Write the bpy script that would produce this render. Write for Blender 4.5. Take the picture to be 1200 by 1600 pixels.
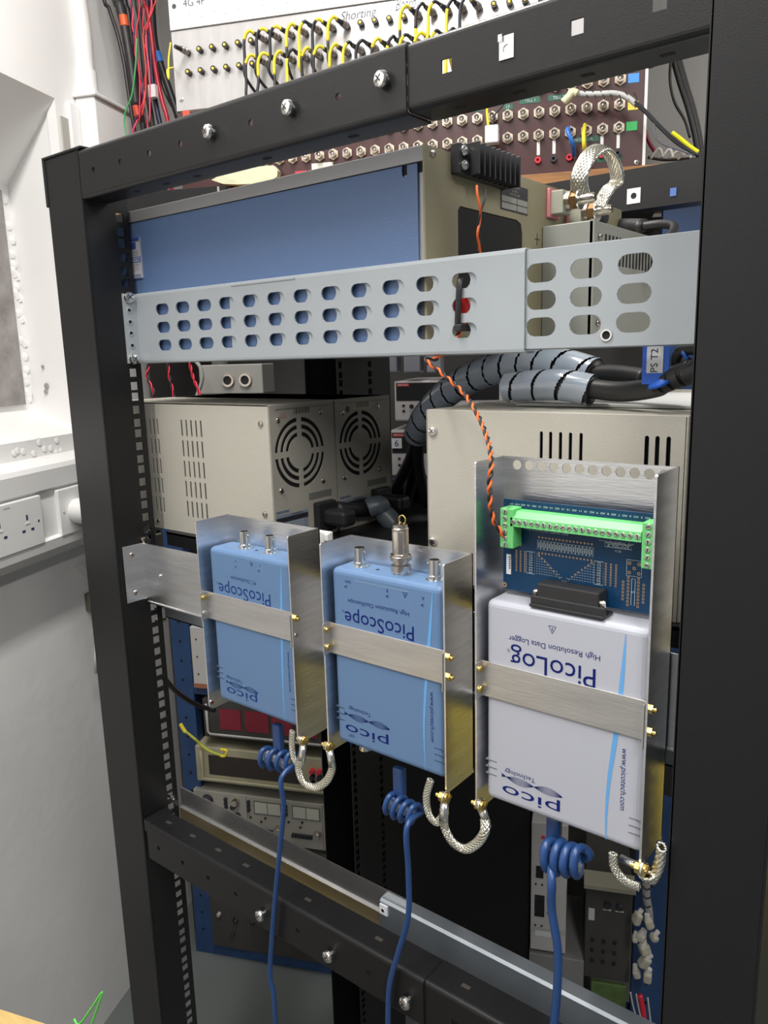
import bpy, bmesh, math, random
from mathutils import Vector, Matrix
from mathutils.geometry import tessellate_polygon
random.seed(7)
for _o in list(bpy.data.objects): bpy.data.objects.remove(_o)
S = bpy.context.scene
COL = S.collection
H = 1.385                      # camera height above the floor; z below is written relative to it
PI = math.pi
ROOM = math.radians(24)        # the room is turned 24 degrees against the rack

# ------------------------------------------------------------------ camera, world, lights, exposure
AX = Vector((0.78695086, -0.10005732, 0.60884882))
AY = Vector((0.61645841, 0.16942852, -0.76894279))
AZ = Vector((-0.026218, 0.98045016, 0.1950131))
cam = bpy.data.objects.new('camera', bpy.data.cameras.new('camera'))
COL.objects.link(cam)
rot = Matrix((AX, AY, AZ))
cam.matrix_world = Matrix.Translation((0, 0, H)) @ rot.to_4x4()
cam.data.sensor_width = 36.0
cam.data.lens = 1217.0 / 1600.0 * 36.0
cam.data.clip_start = 0.02
S.camera = cam

world = bpy.data.worlds.new('world'); S.world = world
world.use_nodes = True
world.node_tree.nodes['Background'].inputs[0].default_value = (0.80, 0.84, 0.90, 1)
world.node_tree.nodes['Background'].inputs[1].default_value = 0.24
S.view_settings.view_transform = 'Standard'
S.view_settings.look = 'None'
S.view_settings.exposure = 0.0
S.view_settings.gamma = 1.0
S.view_settings.use_curve_mapping = False

TROOM = Matrix.Translation((0, 0, H)) @ Matrix.Rotation(ROOM, 4, 'Z')
TRACK = Matrix.Translation((0, 0, H))

def area(name, loc, sx, sy, power, col=(1, .97, .93), aim=None, M=TROOM):
    l = bpy.data.lights.new(name, 'AREA'); l.shape = 'RECTANGLE'; l.size = sx; l.size_y = sy
    l.energy = power; l.color = col
    o = bpy.data.objects.new(name, l); COL.objects.link(o)
    p = M @ Vector(loc)
    if aim is None: d = Vector((0, 0, -1))
    else: d = (M @ Vector(aim)) - p
    q = d.to_track_quat('-Z', 'Y')
    if aim is None: q = Matrix.Rotation(ROOM, 3, 'Z').to_quaternion()
    o.matrix_world = Matrix.Translation(p) @ q.to_matrix().to_4x4()
    return o
area('ceiling_lamp_wall', (-0.46, 0.35, 1.12), 0.10, 1.5, 34)
area('added_front_fill', (0.55, -0.9, 1.12), 0.10, 1.5, 34)  # added fill behind the camera to light the instrument fronts
area('added_cupboard_fill', (1.60, 1.05, 1.12), 0.10, 1.2, 18)  # added fill over the cupboard, so its yellow reflects more strongly

# ------------------------------------------------------------------ materials
MATS = {}
def mat(name, col, rough=0.5, metal=0.0, bump=0.0, bscale=200.0, var=0.0, vscale=6.0, stretch=None,
        emit=None, spec=0.5, coat=0.0, alpha=None, trans=0.0, col2=None):
    if name in MATS: return MATS[name]
    m = bpy.data.materials.new(name); m.use_nodes = True
    nt = m.node_tree; b = nt.nodes['Principled BSDF']
    c = (col[0], col[1], col[2], 1)
    b.inputs['Base Color'].default_value = c
    b.inputs['Roughness'].default_value = rough
    b.inputs['Metallic'].default_value = metal
    b.inputs['Specular IOR Level'].default_value = spec
    b.inputs['Coat Weight'].default_value = coat
    if trans: b.inputs['Transmission Weight'].default_value = trans
    if alpha is not None: b.inputs['Alpha'].default_value = alpha
    if emit:
        b.inputs['Emission Color'].default_value = (*emit[:3], 1); b.inputs['Emission Strength'].default_value = emit[3]
    if var or bump:
        tc = nt.nodes.new('ShaderNodeTexCoord'); mp = nt.nodes.new('ShaderNodeMapping')
        nt.links.new(tc.outputs['Object'], mp.inputs[0])
        if stretch: mp.inputs['Scale'].default_value = stretch
    if var:
        n = nt.nodes.new('ShaderNodeTexNoise'); n.inputs['Scale'].default_value = vscale; n.inputs['Detail'].default_value = 6
        nt.links.new(mp.outputs[0], n.inputs['Vector'])
        r = nt.nodes.new('ShaderNodeValToRGB'); nt.links.new(n.outputs['Fac'], r.inputs[0])
        r.color_ramp.elements[0].position = 0.3; r.color_ramp.elements[1].position = 0.7
        d = col2 if col2 else tuple(x * (1 - var) for x in col)
        r.color_ramp.elements[0].color = (*d, 1); r.color_ramp.elements[1].color = c
        nt.links.new(r.outputs[0], b.inputs['Base Color'])
    if bump:
        n = nt.nodes.new('ShaderNodeTexNoise'); n.inputs['Scale'].default_value = bscale; n.inputs['Detail'].default_value = 3
        nt.links.new(mp.outputs[0], n.inputs['Vector'])
        bp = nt.nodes.new('ShaderNodeBump'); bp.inputs['Strength'].default_value = bump; bp.inputs['Distance'].default_value = 0.002
        nt.links.new(n.outputs['Fac'], bp.inputs['Height']); nt.links.new(bp.outputs[0], b.inputs['Normal'])
    MATS[name] = m
    return m

BLACK = mat('black_rack_paint', (0.011, 0.011, 0.012), 0.40, bump=0.08, bscale=900, spec=0.36)
HOLE = mat('dark_recess', (0.006, 0.006, 0.007), 0.8)
ALU = mat('brushed_aluminium', (0.84, 0.84, 0.85), 0.30, 1.0, bump=0.10, bscale=60, stretch=(1, 1, 12), var=0.16, vscale=14)
STRAPM = mat('matt_aluminium_strap', (0.66, 0.65, 0.64), 0.40, 0.9, bump=0.10, bscale=60, stretch=(1, 10, 12), var=0.14, vscale=22)
GALV = mat('pale_rail_paint', (0.385, 0.42, 0.45), 0.36, 0.15, var=0.07, vscale=9)
ZINC = mat('zinc_plate', (0.42, 0.47, 0.52), 0.32, 0.75, var=0.2, vscale=12)
STEEL = mat('bright_steel', (0.82, 0.81, 0.78), 0.16, 1.0)
NICKEL = mat('nickel', (0.62, 0.56, 0.50), 0.24, 1.0)
BRASS = mat('brass', (0.83, 0.62, 0.22), 0.24, 1.0)
SCOPE = mat('sky_blue_plastic', (0.115, 0.212, 0.385), 0.42, bump=0.08, bscale=1500)
LOGB = mat('pale_grey_plastic', (0.46, 0.475, 0.54), 0.38, bump=0.05, bscale=1500)
NAVY = mat('navy_print', (0.006, 0.015, 0.14), 0.6, spec=.15)
NAVY2 = mat('dull_navy_print', (0.015, 0.045, 0.20), 0.6, spec=.15)
SWOOSH = mat('light_blue_print', (0.14, 0.38, 0.74), 0.5, spec=.2)
PSUBLUE = mat('blue_chassis_paint', (0.10, 0.168, 0.325), 0.42, bump=0.12, bscale=500, var=0.05, vscale=5)
PSUGREY = mat('grey_chassis_edge', (0.36, 0.36, 0.37), 0.4, 0.4)
TAN = mat('khaki_chassis_paint', (0.29, 0.265, 0.165), 0.42, var=0.12, vscale=14)
BEIGE = mat('warm_grey_case_paint', (0.475, 0.455, 0.395), 0.45, bump=0.2, bscale=900)
BEIGE2 = mat('warm_grey_rear_paint', (0.36, 0.345, 0.30), 0.45, bump=0.2, bscale=900)
WHITEP = mat('white_plastic', (0.80, 0.80, 0.79), 0.3)
WHITEL = mat('white_label', (0.72, 0.73, 0.75), 0.5)
INK = mat('black_ink', (0.02, 0.02, 0.03), 0.5)
RUBBER = mat('black_cable_rubber', (0.015, 0.015, 0.017), 0.45)
USBB = mat('blue_cable_plastic', (0.018, 0.062, 0.20), 0.34, spec=0.6)
ORANGE = mat('orange_wire', (0.90, 0.16, 0.03), 0.4)
BLKW = mat('black_wire', (0.02, 0.02, 0.025), 0.4)
RED = mat('red_wire', (0.62, 0.02, 0.05), 0.4)
PINK = mat('pink_red_wire', (0.80, 0.05, 0.12), 0.4)
YELLOW = mat('yellow_wire', (0.85, 0.68, 0.04), 0.4)
GREENW = mat('green_wire', (0.05, 0.35, 0.10), 0.4)
GREENT = mat('green_terminal_plastic', (0.16, 0.62, 0.20), 0.4)
PCB = mat('blue_circuit_board', (0.006, 0.045, 0.115), 0.35, spec=.3, var=0.15, vscale=30)
SILK = mat('pale_silkscreen', (0.55, 0.62, 0.66), 0.5)
COPPER = mat('gold_pad', (0.62, 0.40, 0.20), 0.35, 0.6)
BRAID = mat('tinned_braid', (0.86, 0.84, 0.74), 0.22, 1.0)
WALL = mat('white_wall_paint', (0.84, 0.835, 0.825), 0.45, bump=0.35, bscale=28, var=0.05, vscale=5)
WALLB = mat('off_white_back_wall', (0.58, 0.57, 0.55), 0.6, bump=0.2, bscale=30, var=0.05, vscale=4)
RECW = mat('rough_grey_board', (0.36, 0.34, 0.33), 0.8, bump=1.0, bscale=60, var=0.35, vscale=24, col2=(0.22, 0.20, 0.195))
FLOORM = mat('grey_floor_paint', (0.135, 0.15, 0.145), 0.35, var=0.10, vscale=7, bump=0.1, bscale=60)
BROWN = mat('brown_panel', (0.066, 0.024, 0.024), 0.33, var=0.12, vscale=16)
SILVERP = mat('satin_metal_panel', (0.50, 0.485, 0.485), 0.35, 0.55, var=0.14, vscale=9, stretch=(6, 1, 1))
WHITEB = mat('white_panel', (0.72, 0.72, 0.72), 0.35)
WOOD = mat('orange_wood', (0.40, 0.18, 0.055), 0.5, var=0.4, vscale=20, stretch=(1, 8, 8))
PALEW = mat('pale_yellow_wood', (0.62, 0.43, 0.16), 0.5, var=0.2, vscale=20, stretch=(1, 8, 8))
BLUEF = mat('blue_frame_paint', (0.022, 0.065, 0.18), 0.45, var=0.25, vscale=20)
BLUET = mat('blue_tape', (0.015, 0.12, 0.62), 0.45)
CREAM = mat('cream_instrument_paint', (0.43, 0.40, 0.27), 0.5, var=0.2, vscale=20)
GREYI = mat('grey_instrument_paint', (0.36, 0.345, 0.30), 0.5, var=0.12, vscale=16)
DARKI = mat('dark_instrument_paint', (0.055, 0.052, 0.048), 0.5, var=0.3, vscale=14)
DGREY = mat('dark_grey_plastic', (0.022, 0.022, 0.024), 0.4)
SPIRAL = mat('smoky_spiral_wrap', (0.36, 0.42, 0.50), 0.20, spec=0.8, coat=0.5)
REDF = mat('red_display_filter', (0.22, 0.012, 0.03), 0.2)
YGREEN = mat('green_circuit_board', (0.10, 0.16, 0.05), 0.5, var=0.4, vscale=60)
LABELB = mat('grey_blue_warning_label', (0.20, 0.24, 0.30), 0.4)
YTAPE = mat('bright_yellow_sleeve', (0.80, 0.80, 0.02), 0.4)

# ------------------------------------------------------------------ mesh builder
WM = {}
class MB:
    def __init__(self, M=None):
        self.v = []; self.f = []; self.mi = []; self.sm = []; self.mats = []
        self.M = TRACK if M is None else M
    def add(self, vs, fs, m, smooth=False, L=None):
        T = self.M if L is None else self.M @ L
        b = len(self.v)
        self.v += [T @ Vector(p) for p in vs]
        if m not in self.mats: self.mats.append(m)
        k = self.mats.index(m)
        for f in fs:
            self.f.append([b + i for i in f]); self.mi.append(k); self.sm.append(smooth)
        return self
    def box(self, x0, x1, y0, y1, z0, z1, m, bev=0.0, L=None, seg=2):
        if x0 > x1: x0, x1 = x1, x0
        if y0 > y1: y0, y1 = y1, y0
        if z0 > z1: z0, z1 = z1, z0
        if bev <= 0:
            vs = [(x, y, z) for z in (z0, z1) for y in (y0, y1) for x in (x0, x1)]
            return self.add(vs, [(0, 2, 3, 1), (4, 5, 7, 6), (0, 1, 5, 4), (2, 6, 7, 3), (0, 4, 6, 2), (1, 3, 7, 5)], m, False, L)
        bm = bmesh.new(); bmesh.ops.create_cube(bm, size=1)
        for v in bm.verts:
            v.co = Vector(((x0 + x1) / 2 + v.co.x * (x1 - x0), (y0 + y1) / 2 + v.co.y * (y1 - y0), (z0 + z1) / 2 + v.co.z * (z1 - z0)))
        bev = min(bev, 0.49 * min(x1 - x0, y1 - y0, z1 - z0))
        bmesh.ops.bevel(bm, geom=bm.edges[:], offset=bev, segments=seg, affect='EDGES', profile=0.5)
        bm.verts.index_update()
        self.add([v.co.copy() for v in bm.verts], [[v.index for v in f.verts] for f in bm.faces], m, False, L)
        bm.free(); return self
    def lathe(self, prof, m, n=16, L=None, p0=(0, 0, 0), d=(0, 0, 1), smooth=True):
        """prof: (radius, height) along d from p0"""
        d = Vector(d).normalized(); a = d.orthogonal().normalized(); b = d.cross(a); p0 = Vector(p0)
        rings = []
        for r, h in prof:
            rings.append([p0 + d * h + (a * math.cos(2 * PI * i / n) + b * math.sin(2 * PI * i / n)) * r for i in range(n)])
        vs = []; fs = []; last = None
        for k in range(len(prof) - 1):
            ang = math.atan2(prof[k + 1][0] - prof[k][0], prof[k + 1][1] - prof[k][1])
            if last is None or abs(ang - last) > .6: s0 = len(vs); vs += rings[k]
            else: s0 = len(vs) - n
            s1 = len(vs); vs += rings[k + 1]; last = ang
            for i in range(n):
                j = (i + 1) % n
                fs.append((s0 + i, s0 + j, s1 + j, s1 + i))
        self.add(vs, fs, m, smooth, L)
        for k, rev in ((0, True), (len(prof) - 1, False)):
            if prof[k][0] > 1e-6:
                c = rings[k]; ids = list(range(n))
                self.add(c, [ids[::-1] if rev else ids], m, False, L)
        return self
    def cyl(self, p0, p1, r, m, n=14, r1=None, L=None, smooth=True):
        p0 = Vector(p0); p1 = Vector(p1); d = p1 - p0
        return self.lathe([(r, 0), (r if r1 is None else r1, d.length)], m, n, L, p0, d, smooth)
    def tube(self, pts, r, m, n=8, flat=1.0, closed=False, sub=0, up=None):
        pts = [Vector(p) for p in pts]
        if sub: pts = spline(pts, sub, closed)
        N = len(pts); vs = []; fs = []; prev = None
        for i, p in enumerate(pts):
            if closed: t = pts[(i + 1) % N] - pts[(i - 1) % N]
            else: t = pts[min(i + 1, N - 1)] - pts[max(i - 1, 0)]
            t.normalize()
            if prev is None:
                a = (Vector(up) if up else t.orthogonal()); a = (a - t * a.dot(t)).normalized()
            else:
                a = prev - t * prev.dot(t)
                a = a.normalized() if a.length > 1e-6 else t.orthogonal().normalized()
            prev = a; b = t.cross(a)
            for k in range(n):
                q = 2 * PI * k / n
                vs.append(p + a * math.cos(q) * r + b * math.sin(q) * r * flat)
        M_ = N if closed else N - 1
        for i in range(M_):
            i2 = (i + 1) % N
            for k in range(n):
                k2 = (k + 1) % n
                fs.append((i * n + k, i * n + k2, i2 * n + k2, i2 * n + k))
        if not closed:
            fs.append(list(range(n))[::-1]); fs.append([(N - 1) * n + k for k in range(n)])
        return self.add(vs, fs, m, True)
    def plate(self, o, xd, yd, outer, holes, t, m, hm=None):
        """polygon with holes in the plane o + x*xd + y*yd, thickness t behind the face normal xd x yd"""
        o = Vector(o); xd = Vector(xd); yd = Vector(yd); nn = xd.cross(yd).normalized()
        loops = [[Vector((x, y, 0)) for x, y in l] for l in [outer] + holes]
        tris = tessellate_polygon(loops)
        flat = [p for l in loops for p in l]
        P = [o + xd * p.x + yd * p.y for p in flat]; n = len(P)
        vs = P + [p - nn * t for p in P]
        fs = []
        for a, b, c in tris:
            A, B, Cc = flat[a], flat[b], flat[c]
            if (B - A).cross(Cc - A).z < 0: b, c = c, b
            fs.append((a, b, c)); fs.append((c + n, b + n, a + n))
        self.add(vs, fs, m)
        s = 0
        for li, l in enumerate(loops):
            k = len(l); w = [(s + i, s + (i + 1) % k, s + (i + 1) % k + n, s + i + n) for i in range(k)]
            self.add(vs, w, (hm or m) if li else m); s += k
        return self
    def ladder(self, o, xd, yd, x0, x1, y0, y1, cols, rows, hw, hh, t, m):
        """sheet with a regular grid of square holes, built from solid strips"""
        o = Vector(o); xd = Vector(xd); yd = Vector(yd); nn = xd.cross(yd).normalized()
        def bar(a, b, c, d):
            P = [o + xd * u + yd * w for u, w in ((a, c), (b, c), (b, d), (a, d))]
            self.add(P + [p - nn * t for p in P], [(0, 1, 2, 3), (7, 6, 5, 4), (0, 4, 5, 1), (1, 5, 6, 2), (2, 6, 7, 3), (3, 7, 4, 0)], m)
        xs = [x0]
        for c in cols: xs += [c - hw, c + hw]
        xs.append(x1)
        for i in range(0, len(xs), 2): bar(xs[i], xs[i + 1], y0, y1)
        for c in cols:
            e = y0
            for r in rows: bar(c - hw, c + hw, e, r - hh); e = r + hh
            bar(c - hw, c + hw, e, y1)
        return self
    def braid(self, pts, w, m, n=9, flat=.5, up=(1, 0, 0), twist=2.5):
        """bundle of fine wires wound round a flattened core along a path"""
        P = spline(pts, 14); N = len(P); L = [0]; prev = None; fr = []
        for i in range(1, N): L.append(L[-1] + (P[i] - P[i - 1]).length)
        for i in range(N):
            d = (P[min(i + 1, N - 1)] - P[max(i - 1, 0)]).normalized()
            a = Vector(up) if prev is None else prev
            a = (a - d * a.dot(d)).normalized(); prev = a; fr.append((a, d.cross(a)))
        for sgn in (1, -1):
            for k in range(n):
                q = [P[i] + (fr[i][0] * math.cos(2 * PI * k / n + sgn * L[i] / w * twist * .4) + fr[i][1] * flat * math.sin(2 * PI * k / n + sgn * L[i] / w * twist * .4)) * w * (.86 if sgn > 0 else .80) for i in range(N)]
                self.tube(q, w * .24, m, 5)
        return self
    def prism(self, poly, a, b, m, axis='x', smooth=False):
        """closed 2D polygon extruded along an axis from a to b; poly gives the other two coordinates in order"""
        def P(u, w, t): return {'x': (t, u, w), 'y': (u, t, w), 'z': (u, w, t)}[axis]
        n = len(poly)
        vs = [P(u, w, a) for u, w in poly] + [P(u, w, b) for u, w in poly]
        fs = [(i, (i + 1) % n, (i + 1) % n + n, i + n) for i in range(n)]
        self.add(vs, fs, m, smooth)
        tr = tessellate_polygon([[Vector((u, w, 0)) for u, w in poly]])
        self.add(vs, [tuple(t) for t in tr] + [tuple(i + n for i in t)[::-1] for t in tr], m)
        return self
    def strip(self, pts, t, a, b, m, axis='x'):
        """open sheet-metal profile polyline of thickness t extruded along an axis"""
        P = [Vector((u, w)) for u, w in pts]; off = []
        for i in range(len(P)):
            d1 = (P[i] - P[i - 1]).normalized() if i else (P[1] - P[0]).normalized()
            d2 = (P[i + 1] - P[i]).normalized() if i < len(P) - 1 else d1
            d = (d1 + d2).normalized(); nn = Vector((-d.y, d.x)); c = max(0.3, nn.dot(Vector((-d1.y, d1.x))))
            off.append(P[i] + nn * t / c)
        return self.prism([tuple(p) for p in P] + [tuple(p) for p in off[::-1]], a, b, m, axis)
    def text(self, s, o, xd, yd, m, width=None, height=None, shear=0.0, off=0.00015):
        """flat lettering centred on o, reading along xd with letter tops towards yd"""
        V, F = glyphs(s)
        if not V: return self
        x0 = min(v[0] for v in V); x1 = max(v[0] for v in V); y0 = min(v[1] for v in V); y1 = max(v[1] for v in V)
        if width and height: sx, sy = width / (x1 - x0), height / (y1 - y0)
        elif width: sx = sy = width / (x1 - x0)
        else: sx = sy = height / (y1 - y0)
        o = Vector(o); xd = Vector(xd); yd = Vector(yd); nn = xd.cross(yd)
        cx, cy = (x0 + x1) / 2, (y0 + y1) / 2
        vs = [o + nn * off + xd * ((x - cx) * sx + shear * (y - cy) * sy) + yd * ((y - cy) * sy) for x, y in V]
        return self.add(vs, F, m)
    def quad(self, o, xd, yd, w, h, m, off=0.0, t=0.0002):
        o = Vector(o); xd = Vector(xd); yd = Vector(yd); nn = xd.cross(yd).normalized()
        c = o + nn * (off + t)
        vs = [c - xd * w / 2 - yd * h / 2, c + xd * w / 2 - yd * h / 2, c + xd * w / 2 + yd * h / 2, c - xd * w / 2 + yd * h / 2]
        vs += [p - nn * t for p in vs]
        return self.add(vs, [(0, 1, 2, 3), (0, 4, 5, 1), (1, 5, 6, 2), (2, 6, 7, 3), (3, 7, 4, 0), (7, 6, 5, 4)], m)
    def build(self, name, parent=None, label=None, cat=None, group=None, kind=None, origin=None):
        me = bpy.data.meshes.new(name)
        if parent is not None: base = WM[parent.name]
        else:
            if origin is None:
                lo = [min(v[i] for v in self.v) for i in range(3)]; hi = [max(v[i] for v in self.v) for i in range(3)]
                c = Vector(((lo[0] + hi[0]) / 2, (lo[1] + hi[1]) / 2, lo[2]))
            else: c = self.M @ Vector(origin)
            base = Matrix.Translation(c)
        inv = base.inverted()
        me.from_pydata([inv @ p for p in self.v], [], self.f)
        for m in self.mats: me.materials.append(m)
        me.polygons.foreach_set('material_index', self.mi)
        me.polygons.foreach_set('use_smooth', self.sm)
        me.update()
        bm = bmesh.new(); bm.from_mesh(me); bmesh.ops.recalc_face_normals(bm, faces=bm.faces[:]); bm.to_mesh(me); bm.free()
        o = bpy.data.objects.new(name, me); COL.objects.link(o)
        if parent is not None: o.parent = parent; WM[o.name] = base
        else: o.matrix_basis = base; WM[o.name] = base
        tag(o, label, cat, group, kind)
        return o

GL = {}
def glyphs(s):
    if s in GL: return GL[s]
    cu = bpy.data.curves.new('lettering', 'FONT'); cu.body = s; cu.size = 1.0; cu.resolution_u = 3
    ob = bpy.data.objects.new('lettering', cu)
    me = ob.to_mesh()
    V = [(v.co.x, v.co.y) for v in me.vertices]; F = [tuple(p.vertices) for p in me.polygons]
    ob.to_mesh_clear(); bpy.data.objects.remove(ob); bpy.data.curves.remove(cu)
    GL[s] = (V, F); return GL[s]

def spline(pts, sub=6, closed=False):
    pts = [Vector(p) for p in pts]; N = len(pts); out = []
    rng = range(N) if closed else range(N - 1)
    for i in rng:
        if closed: p0, p1, p2, p3 = pts[i - 1], pts[i], pts[(i + 1) % N], pts[(i + 2) % N]
        else: p0, p1, p2, p3 = pts[max(i - 1, 0)], pts[i], pts[i + 1], pts[min(i + 2, N - 1)]
        for k in range(sub):
            t = k / sub
            out.append(0.5 * ((2 * p1) + (p2 - p0) * t + (2 * p0 - 5 * p1 + 4 * p2 - p3) * t * t + (3 * p1 - p0 - 3 * p2 + p3) * t ** 3))
    if not closed: out.append(pts[-1])
    return out

def tag(o, label=None, cat=None, group=None, kind=None):
    if label: o['label'] = label
    if cat: o['category'] = cat
    if group: o['group'] = group
    if kind: o['kind'] = kind
    return o
def thing(name, label, cat, loc=(0, 0, 0), group=None, M=None, rz=0.0):
    o = bpy.data.objects.new(name, None); COL.objects.link(o); o.empty_display_size = 0.02
    base = (TRACK if M is None else M) @ Matrix.Translation(loc) @ Matrix.Rotation(rz, 4, 'Z')
    o.matrix_basis = base; WM[o.name] = base
    return tag(o, label, cat, group)
def struct(name, mb): return mb.build(name, kind='structure')
def dup(o, parent=None, basis=None, **kw):
    c = o.copy(); COL.objects.link(c)
    if parent is not None: c.parent = parent
    if basis is not None: c.matrix_basis = basis
    WM[c.name] = basis if basis is not None else WM.get(o.name)
    for ch in o.children: dup(ch, c)
    tag(c, **kw)
    return c
def circ(cx, cy, r, n=14, ry=None, ph=0.0):
    ry = r if ry is None else ry
    return [(cx + r * math.cos(2 * PI * i / n + ph), cy + ry * math.sin(2 * PI * i / n + ph)) for i in range(n)]
def slot(cx, cy, w, h, n=6):
    """stadium w wide, h high"""
    if w >= h:
        r = h / 2; a = w / 2 - r
        return [(cx + a + r * math.cos(t), cy + r * math.sin(t)) for t in [-PI / 2 + PI * i / n for i in range(n + 1)]] + \
               [(cx - a + r * math.cos(t), cy + r * math.sin(t)) for t in [PI / 2 + PI * i / n for i in range(n + 1)]]
    r = w / 2; a = h / 2 - r
    return [(cx + r * math.cos(t), cy + a + r * math.sin(t)) for t in [PI * i / n for i in range(n + 1)]] + \
           [(cx + r * math.cos(t), cy - a + r * math.sin(t)) for t in [PI + PI * i / n for i in range(n + 1)]]
def rect(x0, x1, y0, y1): return [(x0, y0), (x1, y0), (x1, y1), (x0, y1)]
def at(u, v, Y):
    """point of the plane Y = const of the rack frame seen at photograph position u, v"""
    d = rot @ Vector((u - 600, 800 - v, -1217.0)); return d * (Y / d.y)
def atx(u, v, X):
    d = rot @ Vector((u - 600, 800 - v, -1217.0)); return d * (X / d.x)
RR = Matrix.Rotation(-ROOM, 3, 'Z')
def rm(u, v, y):
    d = RR @ (rot @ Vector((u - 600, 800 - v, -1217.0))); return d * (y / d.y)
def rmx(u, v, x):
    d = RR @ (rot @ Vector((u - 600, 800 - v, -1217.0))); return d * (x / d.x)
X_, Y_, Z_ = Vector((1, 0, 0)), Vector((0, 1, 0)), Vector((0, 0, 1))

# ------------------------------------------------------------------ the room
WX = -0.964                    # left wall plane in room coordinates
def room_shell():
    b = MB(TROOM)
    b.plate((WX, 0, 0), Y_, Z_, rect(-1.6, 1.8, -H, 1.15), [rect(0.30, 1.378, -0.130, 0.488)], 0.02, WALL)
    o = [(0.30, -0.130), (1.378, -0.130), (1.378, 0.488), (0.30, 0.488)]
    i = [(0.40, -0.088), (1.396, -0.088), (1.396, 0.347), (0.40, 0.347)]
    vs = [(WX, y, z) for y, z in o] + [(-1.10, y, z) for y, z in i]
    b.add(vs, [(k, (k + 1) % 4, (k + 1) % 4 + 4, k + 4) for k in range(4)] + [(4, 5, 6, 7)], WALL)
    for k in range(26):                                            # lumps of old paint round the recess
        z = random.uniform(-0.08, 0.33)
        b.lathe([(0.0001, 0.0016), (0.004, 0.0012), (0.009, 0)], WALL, 8, p0=(-1.099, 1.385 + random.uniform(-.008, .006), z), d=(1, -0.3, 0))
    for k in range(16):
        b.lathe([(0.0001, 0.0016), (0.003, 0.0012), (0.008, 0)], WALL, 8, p0=(WX, random.uniform(1.06, 1.32), random.uniform(-0.168, -0.135)), d=(1, 0, 0.2))
    chip = mat('plaster_chip', (.30, .30, .28), .8)
    for u, v, w in ((65, 573, .004), (71, 603, .006), (70, 612, .005), (2, 160, .005), (12, 157, .004)):
        p = rm(u, v, 1.384) if v > 300 else rmx(u, v, -1.0)
        if v > 300: b.lathe([(w, 0), (w * .7, .0006)], chip, 8, p0=(p.x, 1.387, p.z), d=(0, -1, 0))
    p = rmx(70, 903, WX); struct('wall_left', b)
    b = MB(TROOM)
    q0, q1 = rmx(137, 925, WX), rmx(143, 950, WX); b.box(WX, WX + .012, q0.y - .012, q1.y + .02, q1.z, q0.z, mat('brown_fitting', (.10, .09, .07), .6), .001); b.build('wall_fitting', label='small brown fitting on the wall below the trunking, beside the black post', cat='fitting')
    b = MB(TROOM); q0, q1 = rmx(128, 884, WX + .02), rmx(139, 915, WX + .02)
    b.prism([(q0.y, q0.z), (q1.y + .03, q0.z + .004), (q1.y + .03, q1.z)], WX, WX + .02, WHITEL, 'x'); b.build('paper_corner', label='white card corner on the wall just left of the black post', cat='card')
    b = MB(TROOM); b.box(-1.102, -1.094, 0.42, 1.368, -0.075, 0.335, RECW); struct('trim_1', b)
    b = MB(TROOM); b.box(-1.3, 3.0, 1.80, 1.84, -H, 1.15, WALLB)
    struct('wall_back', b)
    b = MB(TROOM); b.box(-1.3, 3.0, -1.6, 1.84, -H - 0.04, -H, FLOORM); struct('floor', b)
    b = MB(TROOM); b.box(-1.3, 3.0, -1.6, 1.84, 1.15, 1.19, WALL); struct('ceiling', b)
    b = MB(TROOM); b.box(0.60, 0.625, 1.785, 1.80, -H, 1.15, mat('cream_trim', (0.62, 0.60, 0.52), 0.5)); 
    b.box(0.30, 0.322, 1.785, 1.80, -H, 1.15, MATS['cream_trim']); struct('trim_2', b)
    # dado trunking along the left wall
    b = MB(TROOM)
    b.prism([(WX, -0.163), (WX + .020, -0.165), (WX + .046, -0.172), (WX + .050, -0.180), (WX + .050, -0.213), (WX + .044, -0.217), (WX + .044, -0.300), (WX + .052, -0.304), (WX + .050, -0.322), (WX + .022, -0.345), (WX, -0.347)], -1.6, 1.8, WHITEP, 'y')
    struct('trim_3', b)
room_shell()

def face_uv(u, v, x): p = rmx(u, v, x); return p.y, p.z
def socket_plate(name, label, y1, wide, zc, outlets, screw=True):
    t = thing(name, label, 'socket', (WX + .044, y1 - wide / 2, zc - .043), 'white socket outlets on the wall trunking', TROOM)
    b = MB(TROOM); x = WX + .044
    b.box(x, x + .0095, y1 - wide, y1, zc - .043, zc + .043, WHITEP, .002)
    for c in outlets:
        for dy, dz, w, h in ((0, .011, .0042, .009), (-.011, -.011, .0075, .0042), (.011, -.011, .0075, .0042)):
            b.box(x + .0093, x + .0099, c + dy - w / 2, c + dy + w / 2, zc + dz - h / 2, zc + dz + h / 2, mat('slot_blue_black', (0.03, 0.05, 0.14), 0.4))
        b.box(x + .0093, x + .0102, c - .006, c + .006, zc - .0005, zc + .002, WHITEP)
    b.build('face_plate', t)
    for yy in ((y1 - .012,) if wide > .1 else (y1 - wide + .012,)):
        s = MB(TROOM); s.lathe([(.0024, 0), (.0024, .0006), (.0012, .001)], NICKEL, 10, p0=(x + .0095, yy, zc), d=(1, 0, 0)); s.build('screw', t)
    return t
y_a, z_a = face_uv(67, 811, WX + .053)
t = socket_plate('double_socket', 'white double socket plate with empty outlets, left of the white plug', y_a, .146, z_a, [y_a - .040, y_a - .106])
b = MB(TROOM); b.text('CRABTREE', (WX + .0537, y_a - .085, z_a + .035), Y_, Z_, INK, height=.0022); b.build('lettering', t)
y_b = face_uv(93, 800, WX + .053)[0]
t = socket_plate('double_socket', 'white socket plate holding the round white plug, beside the black post', y_b + .146, .146, z_a, [y_b + .040 + .066])
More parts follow.
